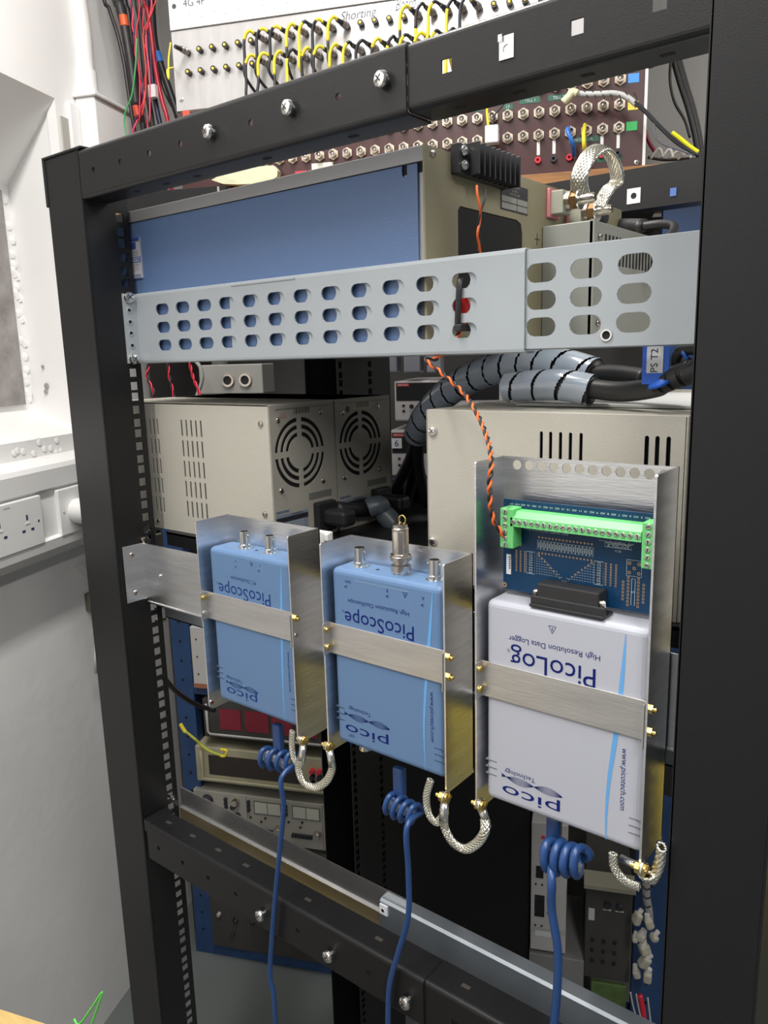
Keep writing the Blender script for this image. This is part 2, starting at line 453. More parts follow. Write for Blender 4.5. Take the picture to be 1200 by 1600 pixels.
s = MB(TROOM); s.lathe([(.0024, 0), (.0024, .0006), (.0012, .001)], NICKEL, 10, p0=(WX + .0535, y_b + .012, z_a), d=(1, 0, 0)); s.build('screw', t)
t = thing('mains_plug', 'round-backed white mains plug pushed into the trunking socket', 'plug', (WX + .054, y_b + .045, z_a - .02), None, TROOM)
b = MB(TROOM); b.lathe([(.022, 0), (.024, .006), (.024, .028), (.020, .040), (.010, .045), (.001, .046)], WHITEP, 24, p0=(WX + .0535, y_b + .045, z_a - .003), d=(1, 0, 0)); b.build('plug_body', t)
b = MB(TROOM); b.tube([(WX + .075, y_b + .045, z_a - .025), (WX + .08, y_b + .05, z_a - .06), (WX + .06, y_b + .08, z_a - .14), (WX + .02, y_b + .10, z_a - .35)], .0035, WHITEP, 8, sub=4); b.build('flex', t)

# vertical box trunking and conduit in the corner
DX = rm(148, 160, 1.440).x
t = thing('cable_trunking', 'white boxed cable duct in the corner below the conduit', 'trunking', (WX + .03, 1.58, -.16), None, TROOM)
b = MB(TROOM); b.box(WX, DX, 1.440, 1.80, -0.163, .506, WHITEP, .003); b.build('duct_body', t)
b = MB(TROOM); b.box(WX, DX + .006, 1.434, 1.80, .506, .513, WHITEP, .002); b.build('duct_lid', t)
b = MB(TROOM); b.box(WX, WX + .010, 1.408, 1.438, -0.163, .49, WHITEP, .002); b.box(WX, WX + .004, 1.386, 1.410, -.10, .46, mat('grey_gap', (.42, .40, .37), .7)); b.build('side_strip', t)
p0 = rm(137, 145, 1.475); p1 = rm(131, 60, 1.475) 
t = thing('conduit_pipe', 'white round conduit rising from the corner duct to the ceiling', 'conduit', (p0.x, p0.y, .513), None, TROOM)
b = MB(TROOM); b.tube([(p0.x, 1.475, .513), (p0.x, 1.475, .58), (p1.x, 1.472, .64), (p1.x - .002, 1.465, .74), (p1.x - .002, 1.46, .85), (p1.x - .002, 1.46, 1.15)], .0165, WHITEP, 16, sub=6); b.build('pipe', t)
b = MB(TROOM); b.lathe([(.022, 0), (.022, .012), (.0205, .014), (.0205, .05), (.0165, .051)], WHITEP, 18, p0=(p0.x, 1.475, .513)); b.build('coupler', t)

# ------------------------------------------------------------------ the black rack
PX0, PX1, PY0, PY1 = -0.899, -0.828, 0.520, 0.577
rack = thing('equipment_rack', 'tall black open steel rack frame with square-holed posts', 'rack', (-0.5, 0.80, -H))
UNIT = .04445
def hole_zs(z0, z1):
    out = []; k = 0; z = z0
    while z < z1:
        out.append(z); z += (.015875, .015875, .0127)[k % 3]; k += 1
    return out
def post(x_face, x_out, y0, y1, yh, name='post', s=1):
    """sheet steel post: plate facing the side, outer plate, inner plate with the square holes"""
    b = MB()
    lo, hi = min(x_face, x_out), max(x_face, x_out)
    b.box(lo, hi, y0 if s > 0 else y1 - .002, y0 + .002 if s > 0 else y1, -H, .2335, BLACK, .0008)
    b.box(x_out - (.001 if x_out < x_face else -.001), x_out + (.001 if x_out < x_face else -.001), y0, y1, -H, .2335, BLACK)
    b.ladder((x_face if x_out < x_face else x_face + .0018, 0, 0), Y_, Z_, y0, y1, -H, .2335, yh, hole_zs(-1.36, .170), .0050, .0048, .0018, BLACK)
    return b.build(name, rack)
post(PX1, PX0, PY0, PY1, [.5655])
post(-0.157, -0.093, PY0, PY1, [.5655])
post(PX1, PX0, .936, 1.072, [.945, 1.018], s=-1)
post(-0.157, -0.093, 1.025, 1.072, [1.045], s=-1)
b = MB(); b.box(-.9035, -.899, .5185, .56, .182, .236, BLACK, .001); b.box(-.9035, -.822, .5185, .56, .2335, .2365, BLACK, .001); b.build('post_cap', rack)
b = MB(); b.box(-.159, -.09, .5185, .56, .2335, .2365, BLACK, .001); b.build('post_cap', rack)

def beam(x0, x1, y, z0, z1, rounds, squares, top=True):
    r = .0045; d = .034
    b = MB()
    holes = [circ(x, z, .0031, 12, ph=.3) for x, z in rounds] + [rect(x - .0046, x + .0046, z - .0048, z + .0048) for x, z in squares]
    b.plate((0, y, 0), X_, Z_, rect(x0, x1, z0 + r, z1 - r), holes, .0018, BLACK)
    up = [(y, z1 - r)] + [(y + r - r * math.cos(a), z1 - r + r * math.sin(a)) for a in (PI / 8, PI / 4, 3 * PI / 8)] + [(y + r, z1), (y + d, z1)]
    dn = [(yy, z0 + z1 - zz) for yy, zz in up]
    b.strip(up, -.0018, x0, x1, BLACK); b.strip(dn, .0018, x0, x1, BLACK)
    if top:
        for x, z in rounds + squares:                               # small slots seen in the lower and upper flanges
            b.box(x - .0045, x + .0045, y + .016, y + .0205, z0 - .0003, z0 + .0001, HOLE)
            b.box(x - .0045, x + .0045, y + .016, y + .0205, z1 - .0001, z1 + .0003, mat('pale_slot', (.05, .045, .04), .5))
    return b.build('side_beam', rack)
ZT = .2075
beam(-.8265, -.3785, .5185, .181, .2325, [(x, ZT) for x in (-.80, -.75, -.70, -.65, -.55, -.4465)], [])
beam(-.3785, -.157, .5205, .1830, .2312, [], [(-.3430, ZT), (-.2930, ZT), (-.2413, ZT), (-.1878, ZT)])
ZL = -.6155
beam(-.8180, -.3785, .5185, -.6385, -.5850, [(x, ZL + .003) for x in (-.795, -.746, -.697, -.647, -.5463, -.4465)], [])
beam(-.3785, -.157, .5205, -.6370, -.5865, [], [(-.3430, ZL), (-.2413, ZL), (-.1878, ZL)])
# far side beams
for z0 in (.181, -.6385):
    b = MB(); b.box(-.828, -.157, 1.058, 1.060, z0, z0 + .0515, BLACK); b.box(-.828, -.157, 1.06, 1.092, z0, z0 + .002, BLACK); b.box(-.828, -.157, 1.06, 1.092, z0 + .0495, z0 + .0515, BLACK)
    b.build('side_beam', rack)
# the corner gusset at the left end of the lower beam
b = MB(); b.box(-.8265, -.812, .5205, .556, -.600, -.5835, BLACK, .001); b.build('gusset', rack)

def pan_screw(r, h, m, cross=True):
    b = MB(Matrix()); b.lathe([(r, 0), (r, h * .35), (r * .86, h * .75), (r * .5, h * .97), (.0001, h)], m, 18)
    b.lathe([(r * .55, -.012), (r * .55, 0)], m, 10)
    if cross:
        k = r * .5
        b.box(-k, k, -r * .09, r * .09, h * .9, h * 1.01, INK); b.box(-r * .09, r * .09, -k, k, h * .9, h * 1.01, INK)
    return b
def aim(p, d, M=TRACK):
    d = Vector(d).normalized(); a = d.orthogonal().normalized(); bb = d.cross(a)
    R = Matrix((a, bb, d)).transposed().to_4x4()
    return M @ Matrix.Translation(Vector(p)) @ R
def put(proto_mesh, name, parent, p, d, M=TRACK, **kw):
    """link a copy of a mesh at p pointing along d, as a child of parent"""
    o = bpy.data.objects.new(name, proto_mesh); COL.objects.link(o)
    T = aim(p, d, M)
    if parent is not None: o.parent = parent; o.matrix_basis = WM[parent.name].inverted() @ T; WM[o.name] = WM[parent.name]
    else: o.matrix_basis = T; WM[o.name] = T
    return tag(o, **kw)
def mesh_of(b, name):
    o = b.build(name, origin=(0, 0, 0)); me = o.data; bpy.data.objects.remove(o); return me
BIGSCREW = mesh_of(pan_screw(.0068, .0046, STEEL), 'rack_screw')
MIDSCREW = mesh_of(pan_screw(.0046, .0030, STEEL), 'case_screw')
SMALLSCREW = mesh_of(pan_screw(.0034, .0022, NICKEL), 'small_screw')
for x in (-.6029, -.4994, -.3985):
    put(BIGSCREW, 'screw', rack, (x, .5150, .2090), (-.15, -1, .05))
    put(BIGSCREW, 'screw', rack, (x + .001, .5150, ZL - .001), (-.15, -1, .05))
b = MB(); b.plate((0, .5195, 0), X_, Z_, rect(-.2985, -.2872, ZT - .0075, ZT + .0075), [circ(-.2928, ZT - .001, .0028, 12)], .0015, STEEL); b.box(-.2985, -.2955, .5178, .5195, ZT + .004, ZT + .0085, STEEL)
b.build('cage_nut', rack)
b = MB(); pz = at(990, 306, 1.057); b.plate((0, 1.057, 0), X_, Z_, rect(pz.x - .009, pz.x + .009, pz.z - .0095, pz.z + .0095), [circ(pz.x, pz.z, .004, 12)], .0015, mat('bright_zinc', (.75, .76, .78), .3, .4)); b.build('cage_nut', rack)
b = MB(); pz = at(1052, 300, 1.057); b.box(pz.x - .004, pz.x + .004, 1.0565, 1.058, pz.z - .005, pz.z + .005, mat('blue_hole_patch', (.08, .16, .42), .6)); b.build('square_patch', rack)

# ------------------------------------------------------------------ perforated telescopic rail across the middle
rail = thing('support_rail', 'pale grey perforated telescopic rail below the blue-sided power supply', 'rail', (-.5, .58, 0))
b = MB(); xs = [-.3640 - .0375 * k for k in range(12)]
b.plate((0, .576, 0), X_, Z_, rect(-.828, -.3074, .0035, .0785), [slot(x, z, .0245, .0125) for x in xs for z in (.0612, .0408, .0205)], .0016, GALV)
b.strip([(.576, .0785), (.5765, .0808), (.579, .082), (.594, .082)], -.0016, -.828, -.3074, GALV)
b.strip([(.576, .0035), (.5765, .0012), (.579, 0), (.594, 0)], .0016, -.828, -.3074, GALV)
b.box(-.655, -.560, .5752, .5765, .0775, .0800, GALV, .0006)
b.build('rail_section', rail)
b = MB(); xs = [-.2193, -.2568, -.2943, -.332] + [-.3722 - .0375 * j for j in range(8)]
b.plate((0, .5785, 0), X_, Z_, rect(-.6615, -.120, .0075, .0765), [slot(x, z, .0262, .0146) for x in xs for z in (.0618, .0410, .0203)] + [circ(-.2391, .0118, .0035, 12)], .0016, GALV)
b.strip([(.5785, .0765), (.5785, .0795), (.5810, .0803), (.5935, .0803)], -.0012, -.6615, -.120, GALV)
b.strip([(.5785, .0075), (.5785, .0035), (.5810, .0025), (.5935, .0025)], .0012, -.6615, -.120, GALV)
b.plate((0, .5772, 0), X_, Z_, circ(-.2391, .0118, .0045, 16), [circ(-.2391, .0118, .0032, 16)], .001, STEEL); b.lathe([(.0032, 0), (.0032, .001)], HOLE, 14, p0=(-.2391, .5795, .0118), d=(0, -1, 0))
b.build('rail_section', rail, label='right-hand inner rail section with longer slots')
b = MB(); b.plate((-.8265, 0, 0), Y_, Z_, rect(.5585, .577, .0005, .0815), [circ(.566, z, .0022, 10) for z in (.0625, .049, .036, .0215)], .0016, GALV); b.build('end_flange', rail)
for z in (.0625, .049, .036, .0215):
    b = MB(); b.plate((-.8258, 0, 0), Y_, Z_, circ(.566, z, .0034, 14), [circ(.566, z, .0021, 14)], .0010, STEEL); b.build('rivet_ring', rail)
for z in (.077, .0055): put(BIGSCREW, 'screw', rail, (-.826, .5665, z), (1, -.1, .1))

# ------------------------------------------------------------------ lower rail
low = thing('support_rail', 'plain bare-metal telescopic rail behind the bottom black beam', 'rail', (-.5, .58, -.64))
b = MB(); b.strip([(.5808, -.5665), (.5808, -.5925), (.577, -.5945)], .0016, -.826, -.440, mat('bare_rail_metal', (.72, .71, .70), .27, .9, var=.15, vscale=10)); b.strip([(.577, -.5945), (.577, -.6335)], .0016, -.826, -.440, mat('painted_reflection_metal', (.72, .66, .52), .30, .85, var=.3, vscale=7, col2=(.66, .48, .16))); b.build('rail_section', low)  # yellow reflection is painted into the colour of the lower face
b = MB(); b.strip([(.588, -.5715), (.5745, -.5720), (.572, -.5745), (.572, -.637)], .0016, -.473, -.120, ZINC)
for x in (-.466, -.300, -.245): b.lathe([(.0022, 0), (.0022, .0004)], HOLE, 10, p0=(x, .5716, -.615), d=(0, -1, 0))
b.build('rail_section', low, label='grey zinc rail section at the right')
b = MB(); b.box(-.4725, -.4620, .5705, .572, -.5885, -.577, mat('white_sticker', (.8, .82, .85), .4)); b.lathe([(.002, 0), (.002, .001)], STEEL, 10, p0=(-.468, .571, -.583), d=(0, -1, 0)); b.build('stop_tab', low)
put(SMALLSCREW, 'screw', low, (-.826, .5665, -.575), (1, -.1, .1))

# ------------------------------------------------------------------ rail behind the aluminium bar that carries the shelf
t = thing('shelf_rail', 'dull zinc rail with oval cut-outs just behind the aluminium bar', 'rail', (-.5, .585, -.325))
b = MB(); b.plate((0, .580, 0), X_, Z_, rect(-.826, -.12, -.324, -.245), [slot(x, -.3035, .034, .017) for x in (-.744, -.65, -.56, -.46, -.36, -.26)], .0016, ZINC)
b.box(-.826, -.12, .580, .592, -.324, -.3225, ZINC); b.build('rail_plate', t)
for q in ((247, 972), (245, 952)):
    p = at(*q, .5795); put(MIDSCREW if q[1] > 960 else SMALLSCREW, 'screw', t, p, (0, -1, 0))

# ------------------------------------------------------------------ aluminium bar and its angled end
bar = thing('mounting_bar', 'flat aluminium bar with a bent end screwed to the left black post', 'bracket', (-.5, .5565, -.2965))
b = MB()
b.box(-.8265, -.150, .5560, .5580, -.2965, -.2200, ALU, .0006)
b.box(-.8275, -.8255, .5270, .5580, -.2915, -.2195, ALU, .0006)
b.box(-.8265, -.150, .5545, .5582, -.2975, -.2945, ALU, .001)
b.build('bent_bar', bar)
for q in ((206, 867), (212, 926)):
    p = atx(*q, -.8255); put(SMALLSCREW, 'screw', bar, p, (1, 0, 0))
p = at(223, 843, .5565); put(SMALLSCREW, 'screw', bar, p + Vector((0, 0, .001)), (0, -.3, 1))
p = at(250, 900, .556); b = MB(); b.lathe([(.0022, 0), (.0022, .0012), (.001, .0016)], STEEL, 12, p0=p, d=(0, -1, 0)); b.build('rivet', bar)

# ------------------------------------------------------------------ cradles
FY, BY, TH = .5100, .5545, .0016
def nut_pair(parent, x, y, z, d=1):
    b = MB(); b.lathe([(.0036, 0), (.0036, .0026)], BRASS, 6, p0=(x, y, z), d=(d, 0, 0), smooth=False); b.lathe([(.0018, 0), (.0018, .005), (.0012, .0055)], BRASS, 10, p0=(x, y, z), d=(d, 0, 0)); b.build('nut', parent)
def brass_head(parent, x, y, z, r=.0031, tilt=.3):
    b = MB(); b.lathe([(r, 0), (r, r * .45), (r * .8, r * .7), (.0001, r * .8)], BRASS, 16, p0=(x, y, z), d=(1, 0, 0))
    b.box(x + r * .62, x + r * .84, y - r * .85, y + r * .85, z - r * .1, z + r * .1, mat('slot_dark', (.12, .07, .02), .5), L=Matrix.Translation((x, y, z)) @ Matrix.Rotation(tilt, 4, 'X') @ Matrix.Translation((-x, -y, -z)))
    b.build('brass_screw', parent)
def cradle(x0, x1, zt, zb, label, vents=0, brass=(True, True, True, True), rz=None):
    t = thing('device_cradle', label, 'bracket', ((x0 + x1) / 2, BY, zb), None)
    zr = zb if rz is None else rz
    b = MB()
    hl = [circ(x0 + .0135 + .0107 * k, zt - .0065, .0040, 12) for k in range(vents)]
    b.plate((0, BY - TH, 0), X_, Z_, [(x0, zb + .004), (x0 + .02, zb), (x1 - .02, zb), (x1, zr), (x1, zt), (x0, zt)], hl, TH, ALU)
    b.build('back_plate', t)
    for x, s, zz in ((x0, 1, zb), (x1, -1, zr)):
        c = MB(); q = .004
        c.plate((x if s > 0 else x, 0, 0), Y_, Z_, [(FY, zz + q), (FY + q, zz), (BY - q, zz), (BY, zz + q), (BY, zt), (FY + .001, zt), (FY, zt - .001)], [], TH, ALU)
        for v in c.v: v.x += (TH if s > 0 else 0)
        c.build('side_flange', t)
    st = MB(); a, e = x0 + TH + .0002, x1 - TH - .0002; zz0, zz1 = -.2745, -.2440
    st.box(a, e, .5162, .5175, zz0, zz1, STRAPM, .0004)
    st.box(a, a + .0013, .5070, .5175, zz0 - .0005, zz1 + .0005, STRAPM, .0005)
    st.box(e - .0013, e, .5088, .5175, zz0 - .0035, zz1 + .0005, STRAPM, .0005)
    strap = st.build('strap', t)
    for k, z in ((0, -.2500), (1, -.2675)):
        if brass[k]: brass_head(strap, a + .0013, .5118, z, tilt=.4 + k)
        else:
            c = MB(); c.lathe([(.0028, 0), (.0028, .001), (.0012, .0016)], STEEL, 12, p0=(a + .0013, .5118, z), d=(1, 0, 0)); c.build('rivet', strap)
        if brass[2 + k]: nut_pair(strap, x1, .5145, z + .002)
        else:
            c = MB(); c.lathe([(.0022, 0), (.0022, .0006)], STEEL, 12, p0=(x1, .5145, z + .002), d=(1, 0, 0)); c.build('rivet', strap)
    return t
cr1 = cradle(-.660, -.5215, -.1655, -.380, 'left aluminium cradle around the small two-socket blue oscilloscope', brass=(True, False, True, False))
cr2 = cradle(-.481, -.343, -.167, -.375, 'middle aluminium cradle around the three-socket blue oscilloscope', rz=-.372)
cr3 = cradle(-.3140, -.173, -.0810, -.378, 'tallest aluminium cradle, row of round holes along its top', vents=12, rz=-.372)
p = atx(331, 1097, -.6584); b = MB(); b.lathe([(.0030, 0), (.0030, .0008), (.002, .001)], STEEL, 14, p0=p, d=(1, 0, 0)); b.lathe([(.0018, 0), (.0018, .0012)], mat('hole_red', (.15, .01, .02), .5), 12, p0=p, d=(1, 0, 0)); b.build('eyelet', cr1)

# ------------------------------------------------------------------ devices
TX, TY = -X_, -Z_               # the instruments hang upside down
FACE = .5178
def dpt(u, v): return at(u, v, FACE)
def swoosh(b, pts, m=SWOOSH):
    P = spline([(x, z, w) for x, z, w in pts], 8); vs = []
    for p in P: vs += [(p.x - p.z / 2, FACE - .0002, p.y), (p.x + p.z / 2, FACE - .0002, p.y)]
    b.add(vs, [(2 * i, 2 * i + 1, 2 * i + 3, 2 * i + 2) for i in range(len(P) - 1)], m)
def line2(b, pts, w, m, y=FACE - .0002):
    P = [Vector((p[0], 0, p[1])) for p in pts]; vs = []
    for i, p in enumerate(P):
        d = (P[min(i + 1, len(P) - 1)] - P[max(i - 1, 0)]).normalized(); n = Vector((-d.z, 0, d.x)) * w / 2
        vs += [(p.x - n.x, y, p.z - n.z), (p.x + n.x, y, p.z + n.z)]
    b.add(vs, [(2 * i, 2 * i + 1, 2 * i + 3, 2 * i + 2) for i in range(len(P) - 1)], m)
def waves(b, c, w, m):
    for k in range(7):
        pts = []
        for i in range(25):
            s = i / 24; x = c.x - w / 2 + s * w
            pts.append((x, c.z - .0005 + (.5 - s) * .0012 + math.sin(s * 2.15 * PI + 2.6) * (.0036 - k * .0010)))
        line2(b, pts, .00030, m)
def tri(b, c, s, m):
    P = [(c.x - s / 2, c.z + s * .45), (c.x + s / 2, c.z + s * .45), (c.x, c.z - s * .5)]
    for i in range(3): line2(b, [P[i], P[(i + 1) % 3]], .0004, m)
    line2(b, [(c.x, c.z + s * .28), (c.x, c.z - s * .18)], .0006, m)
def knob_mark(b, c, s, m):
    line2(b, [(c.x + s * math.cos(a), c.z + s * math.sin(a)) for a in [2 * PI * k / 12 for k in range(11)]], .0004, m)
    line2(b, [(c.x - s * 2, c.z), (c.x, c.z)], .0005, m)
def device(x0, x1, zt, zb, m, title, tw, tc, sub, sw, sc, logo, sws, url, groove, ink, label):
    t = thing('data_instrument' if m is LOGB else 'pc_oscilloscope', label, 'data logger' if m is LOGB else 'oscilloscope', ((x0 + x1) / 2, .535, zb))
    b = MB()
    b.box(x0, x1, FACE, .5520, zb, zt, m, .0055, seg=4)
    gc = mat('notch_shade_' + ('w' if m is LOGB else 'b'), tuple(c * .35 for c in ((.46, .475, .54) if m is LOGB else (.115, .212, .385))), .6)  # darkened case colour paints the shade inside the notches
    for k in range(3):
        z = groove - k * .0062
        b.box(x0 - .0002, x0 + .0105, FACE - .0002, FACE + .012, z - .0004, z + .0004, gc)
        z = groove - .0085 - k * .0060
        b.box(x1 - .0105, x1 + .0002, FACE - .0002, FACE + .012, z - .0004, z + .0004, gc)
    b.text(title, tc, TX, TY, ink, width=tw)
    r = Vector((tc.x - tw / 2 - .0020, FACE, tc.z - .001 + .005)); line2(b, [(r.x + .0013 * math.cos(a), r.z + .0013 * math.sin(a)) for a in [2 * PI * k / 10 for k in range(11)]], .0002, ink)
    b.text('R', r, TX, TY, ink, height=.0012)
    b.text(sub, sc, TX, TY, ink, width=sw)
    lp, lw, lt, ltw, lwv = logo
    b.text('pico', lp, TX, TY, ink, width=lw, height=.0125)
    for dx in (-.020, .020):
        pass
    b.text('Technology', lt, TX, TY, ink, width=ltw)
    waves(b, lwv, lw * 1.05, ink)
    swoosh(b, sws)
    up, ul = url
    b.text('www.picotech.com', up, -Z_, X_, ink, width=ul, shear=.18)
    return t, b
# left oscilloscope
t1, b = device(-.651, -.5265, -.1935, -.3680, SCOPE, 'PicoScope', .079, dpt(381, 926), 'PC Oscilloscope', .038, dpt(380, 906),
    (dpt(378, 1084), .048, dpt(366, 1061), .026, dpt(378, 1073)), [(-.5402, -.199, .0006), (-.5425, -.225, .0022), (-.5445, -.26, .0030), (-.5465, -.30, .0024), (-.5475, -.335, .0016), (-.5470, -.3640, .0006)],
    (Vector((-.5375, FACE, -.309)), .043), -.3290, NAVY2, 'smaller sky-blue oscilloscope with two sockets, upside down in the left cradle')
c = dpt(393, 882); tri(b, c, .0042, NAVY2)
for q in ((369, 886), (405, 892)): knob_mark(b, dpt(*q), .0011, NAVY2)
b.text('B', dpt(368, 877), TX, TY, NAVY2, height=.0022); b.text('A', dpt(406, 884), TX, TY, NAVY2, height=.0022)
line2(b, [(c.x - .018, c.z + .008), (c.x + .016, c.z + .008)], .0002, SILK)
b.lathe([(.002, 0), (.002, .0002)], HOLE, 10, p0=(-.593, .534, -.1936))
b.build('case', t1)
# middle oscilloscope
t2, b = device(-.475, -.3500, -.1900, -.3650, SCOPE, 'PicoScope', .079, dpt(591, 974), 'High Resolution Oscilloscope', .070, dpt(590, 948),
    (dpt(573, 1146), .052, dpt(562, 1111), .027, dpt(573, 1126)), [(-.3601, -.195, .0006), (-.3625, -.22, .0024), (-.3655, -.25, .0032), (-.3695, -.29, .0028), (-.3715, -.325, .0018), (-.3703, -.3620, .0006)],
    (Vector((-.3628, FACE, -.309)), .047), -.3285, NAVY, 'larger sky-blue oscilloscope with a silver plug fitted, upside down in the middle cradle')
c = dpt(633, 930); tri(b, c, .0050, NAVY)
for q in ((541, 917), (606, 932), (661, 946)): knob_mark(b, dpt(*q), .0012, NAVY)
b.text('GEN', dpt(544, 909), TX, TY, NAVY, height=.0026); b.text('B', dpt(605, 923), TX, TY, NAVY, height=.0030); b.text('A', dpt(661, 935), TX, TY, NAVY, height=.0030)
line2(b, [(-.446, -.1985), (-.385, -.1990)], .0002, SILK)
b.text('EXT', dpt(549, 1149), TX, TY, NAVY, height=.0028); knob_mark(b, dpt(549, 1163), .0012, NAVY); tri(b, dpt(564, 1168), .0042, NAVY)
b.lathe([(.002, 0), (.002, .0002)], HOLE, 10, p0=(-.432, .534, -.1901))
b.build('case', t2)
# white logger
t3, b = device(-.3085, -.1755, -.1920, -.3665, LOGB, 'PicoLog', .0707, Vector((-.2503, FACE, -.2348)), 'High Resolution Data Logger', .0757, Vector((-.2497, FACE, -.2198)),
    (dpt(829, 1246), .0515, dpt(812, 1211), .0275, dpt(830, 1227)), [(-.1934, -.1975, .0004), (-.1940, -.215, .0022), (-.1957, -.245, .0034), (-.1985, -.28, .0037), (-.2022, -.315, .0028), (-.2035, -.345, .0018), (-.2030, -.3640, .0008)],
    (Vector((-.1916, FACE, -.3105)), .050), -.3310, NAVY, 'white data logger with blue swoosh, upside down in the tallest cradle')
tri(b, dpt(863, 984), .0062, NAVY)
b.build('case', t3, label='white plastic case with navy lettering')

def bnc(parent, x, z, name='coaxial_socket'):
    b = MB(); b.lathe([(.0078, 0), (.0078, .0012), (.0062, .0014), (.0060, .0045), (.0055, .005), (.0055, .0185), (.0044, .0185), (.0044, .006), (.0016, .006), (.0016, .012), (.0001, .012)], STEEL, 20, p0=(x, .535, z), d=(0, 0, 1))
    for s in (-1, 1): b.cyl((x + s * .005, .535, z + .0145), (x + s * .0068, .535, z + .0145), .0011, STEEL, 8)
    b.build(name, parent)
bnc(t1, -.6113, -.1938); bnc(t1, -.5733, -.1938)
bnc(t2, -.4530, -.1903); bnc(t2, -.4065, -.1903); bnc(t2, -.3697, -.1903)
b = MB(); b.lathe([(.0062, 0), (.0062, -.010), (.0044, -.010)], STEEL, 16, p0=(-.4545, .535, -.3650), d=(0, 0, 1)); b.build('coaxial_socket', t2)
# plug on the middle socket
t = thing('coaxial_terminator', 'silver terminating plug with a ring, on the middle blue oscilloscope', 'connector', (-.4060, .535, -.1880))
b = MB(); b.lathe([(.0090, .003), (.0092, .004), (.0092, .0085), (.0078, .009), (.0070, .0095), (.0070, .0125), (.0098, .0130), (.0098, .0165), (.0092, .0170), (.0092, .0185), (.0074, .0190), (.0074, .0390), (.0072, .0395), (.0076, .0400), (.0076, .0415), (.0066, .0425), (.0066, .0450), (.003, .0465), (.0001, .0465)], NICKEL, 24, p0=(-.4060, .535, -.1900), d=(0, 0, 1)); b.build('plug_body', t)
b = MB(); b.tube([(-.4035 + .0036 * math.cos(a), .535, -.1405 + .0040 * math.sin(a)) for a in [2 * PI * k / 14 for k in range(14)]], .0006, BRASS, 6, closed=True); b.build('ring', t)

# ------------------------------------------------------------------ terminal board above the logger
tb = thing('terminal_board', 'blue circuit board edged with green screw terminals above the white logger', 'circuit board', (-.243, .537, -.184))
b = MB(); PY = .5370
px0, px1, pz0, pz1 = -.3035, -.1800, -.1870, -.1130
b.plate((0, PY, 0), X_, Z_, rect(px0, px1, pz0, pz1), [circ(-.2390, -.1312, .0012, 10)], .0016, PCB)
def ring(x, z, r, m=COPPER, w=.00035):
    line2(b, [(x + r * math.cos(2 * PI * k / 8), z + r * math.sin(2 * PI * k / 8)) for k in range(9)], w, m, PY - .0002)
def pp(u, v): q = at(u, v, PY); return q.x, q.z
def cr(x, y): return pp(730 + x / 3.529, 700 + y / 3.529)    # position on the board
ring(-.2390, -.1312, .0018, COPPER, .0008)
xs0, zs0 = cr(397, 492); xs1, zs1 = cr(688, 528)
for k in range(16):
    x = xs0 + (xs1 - xs0) * k / 15
    ring(x, zs0, .0006); ring(x, zs0 - .0125, .0006)
    line2(b, [(x - .0012, zs0 - .0025), (x + .0012, zs0 - .0025), (x + .0012, zs0 - .0095), (x - .0012, zs0 - .0095), (x - .0012, zs0 - .0025)], .00028, SILK, PY - .0002)
    line2(b, [(x, zs0 - .004), (x, zs0 - .008)], .0006, SILK, PY - .0002)
xa, za = cr(397, 590); xm, zm = cr(535, 735); xe, ze = cr(688, 630)
for k in range(9):
    s = k / 8; ring(xa + (xm - .0012 - xa) * s, za + (zm - za) * s, .0006); ring(xe + (xm + .0012 - xe) * s, za + (zm - za) * s, .0006)
lx, _ = cr(350, 640); rx, _ = cr(725, 700)
for k in range(9):
    z = za + .0008 + (zm + .002 - za) * k / 8
    for c0 in (lx, rx):
        line2(b, [(c0 - .0035, z + .0010), (c0 + .0035, z + .0010), (c0 + .0035, z - .0010), (c0 - .0035, z - .0010), (c0 - .0035, z + .0010)], .00028, SILK, PY - .0002)
        b.text('R%d' % (k + 11), (c0, PY, z), TX, TY, SILK, height=.0013)
    for j in range(22):                                            # dotted traces
        s0 = lx + .005 + j * .0021
        if s0 < xa + (xm - xa) * k / 8 - .001: line2(b, [(s0, z), (s0 + .0012, z)], .00022, SILK, PY - .0002)
        s1 = rx - .005 - j * .0021
        if s1 > xe + (xm - xe) * k / 8 + .001: line2(b, [(s1, z), (s1 + .0012, z)], .00022, SILK, PY - .0002)
    for c0 in (272, 295, 319): ring(cr(c0, 600)[0], z, .0006)
    for c0 in (767, 795, 824): ring(cr(c0, 600)[0], z, .0006)
for j, (c0, n) in enumerate(((860, 5), (888, 8), (945, 8), (974, 5))):
    x = cr(c0, 750)[0]; z0 = cr(900, 715)[1]
    for k in range(n + 1): ring(x, z0 - .0026 * k - (0 if n == 8 else .004), .0008, COPPER, .0004)
x, z = cr(921, 664)
line2(b, [(x - .0055, z + .006), (x + .0055, z + .006), (x + .0055, z - .006), (x - .0055, z - .006), (x - .0055, z + .006)], .0003, SILK, PY - .0002)
for dx, dz in ((0, 0), (-.0035, .0035), (.0035, .0035), (-.0035, -.0035), (.0035, -.0035)): ring(x + dx, z + dz, .0010, COPPER, .0005)
x, z = cr(915, 795); line2(b, [(x - .0013, z + .010), (x + .0013, z + .010), (x + .0013, z - .010), (x - .0013, z - .010), (x - .0013, z + .010)], .0003, SILK, PY - .0002)
b.text('U1', (x, PY, z), TX, TY, SILK, height=.0016)
b.text('AD  5  AD  6  AD  7  AD  8  AD  9  AD  10  11  AD  12  13  AD  14  AD  15  AD  16  AD +5V -5V'[::1], (-.2420, PY, -.1164), TX, TY, SILK, width=.112, height=.0014)
b.text('ADC-20/ADC-24 Terminal Board', (-.2665, PY, -.1355), TX, TY, SILK, width=.038, height=.0015)
b.text('1 - Analogue Ground', (-.2100, PY, -.1345), TX, TY, SILK, width=.030, height=.0014)
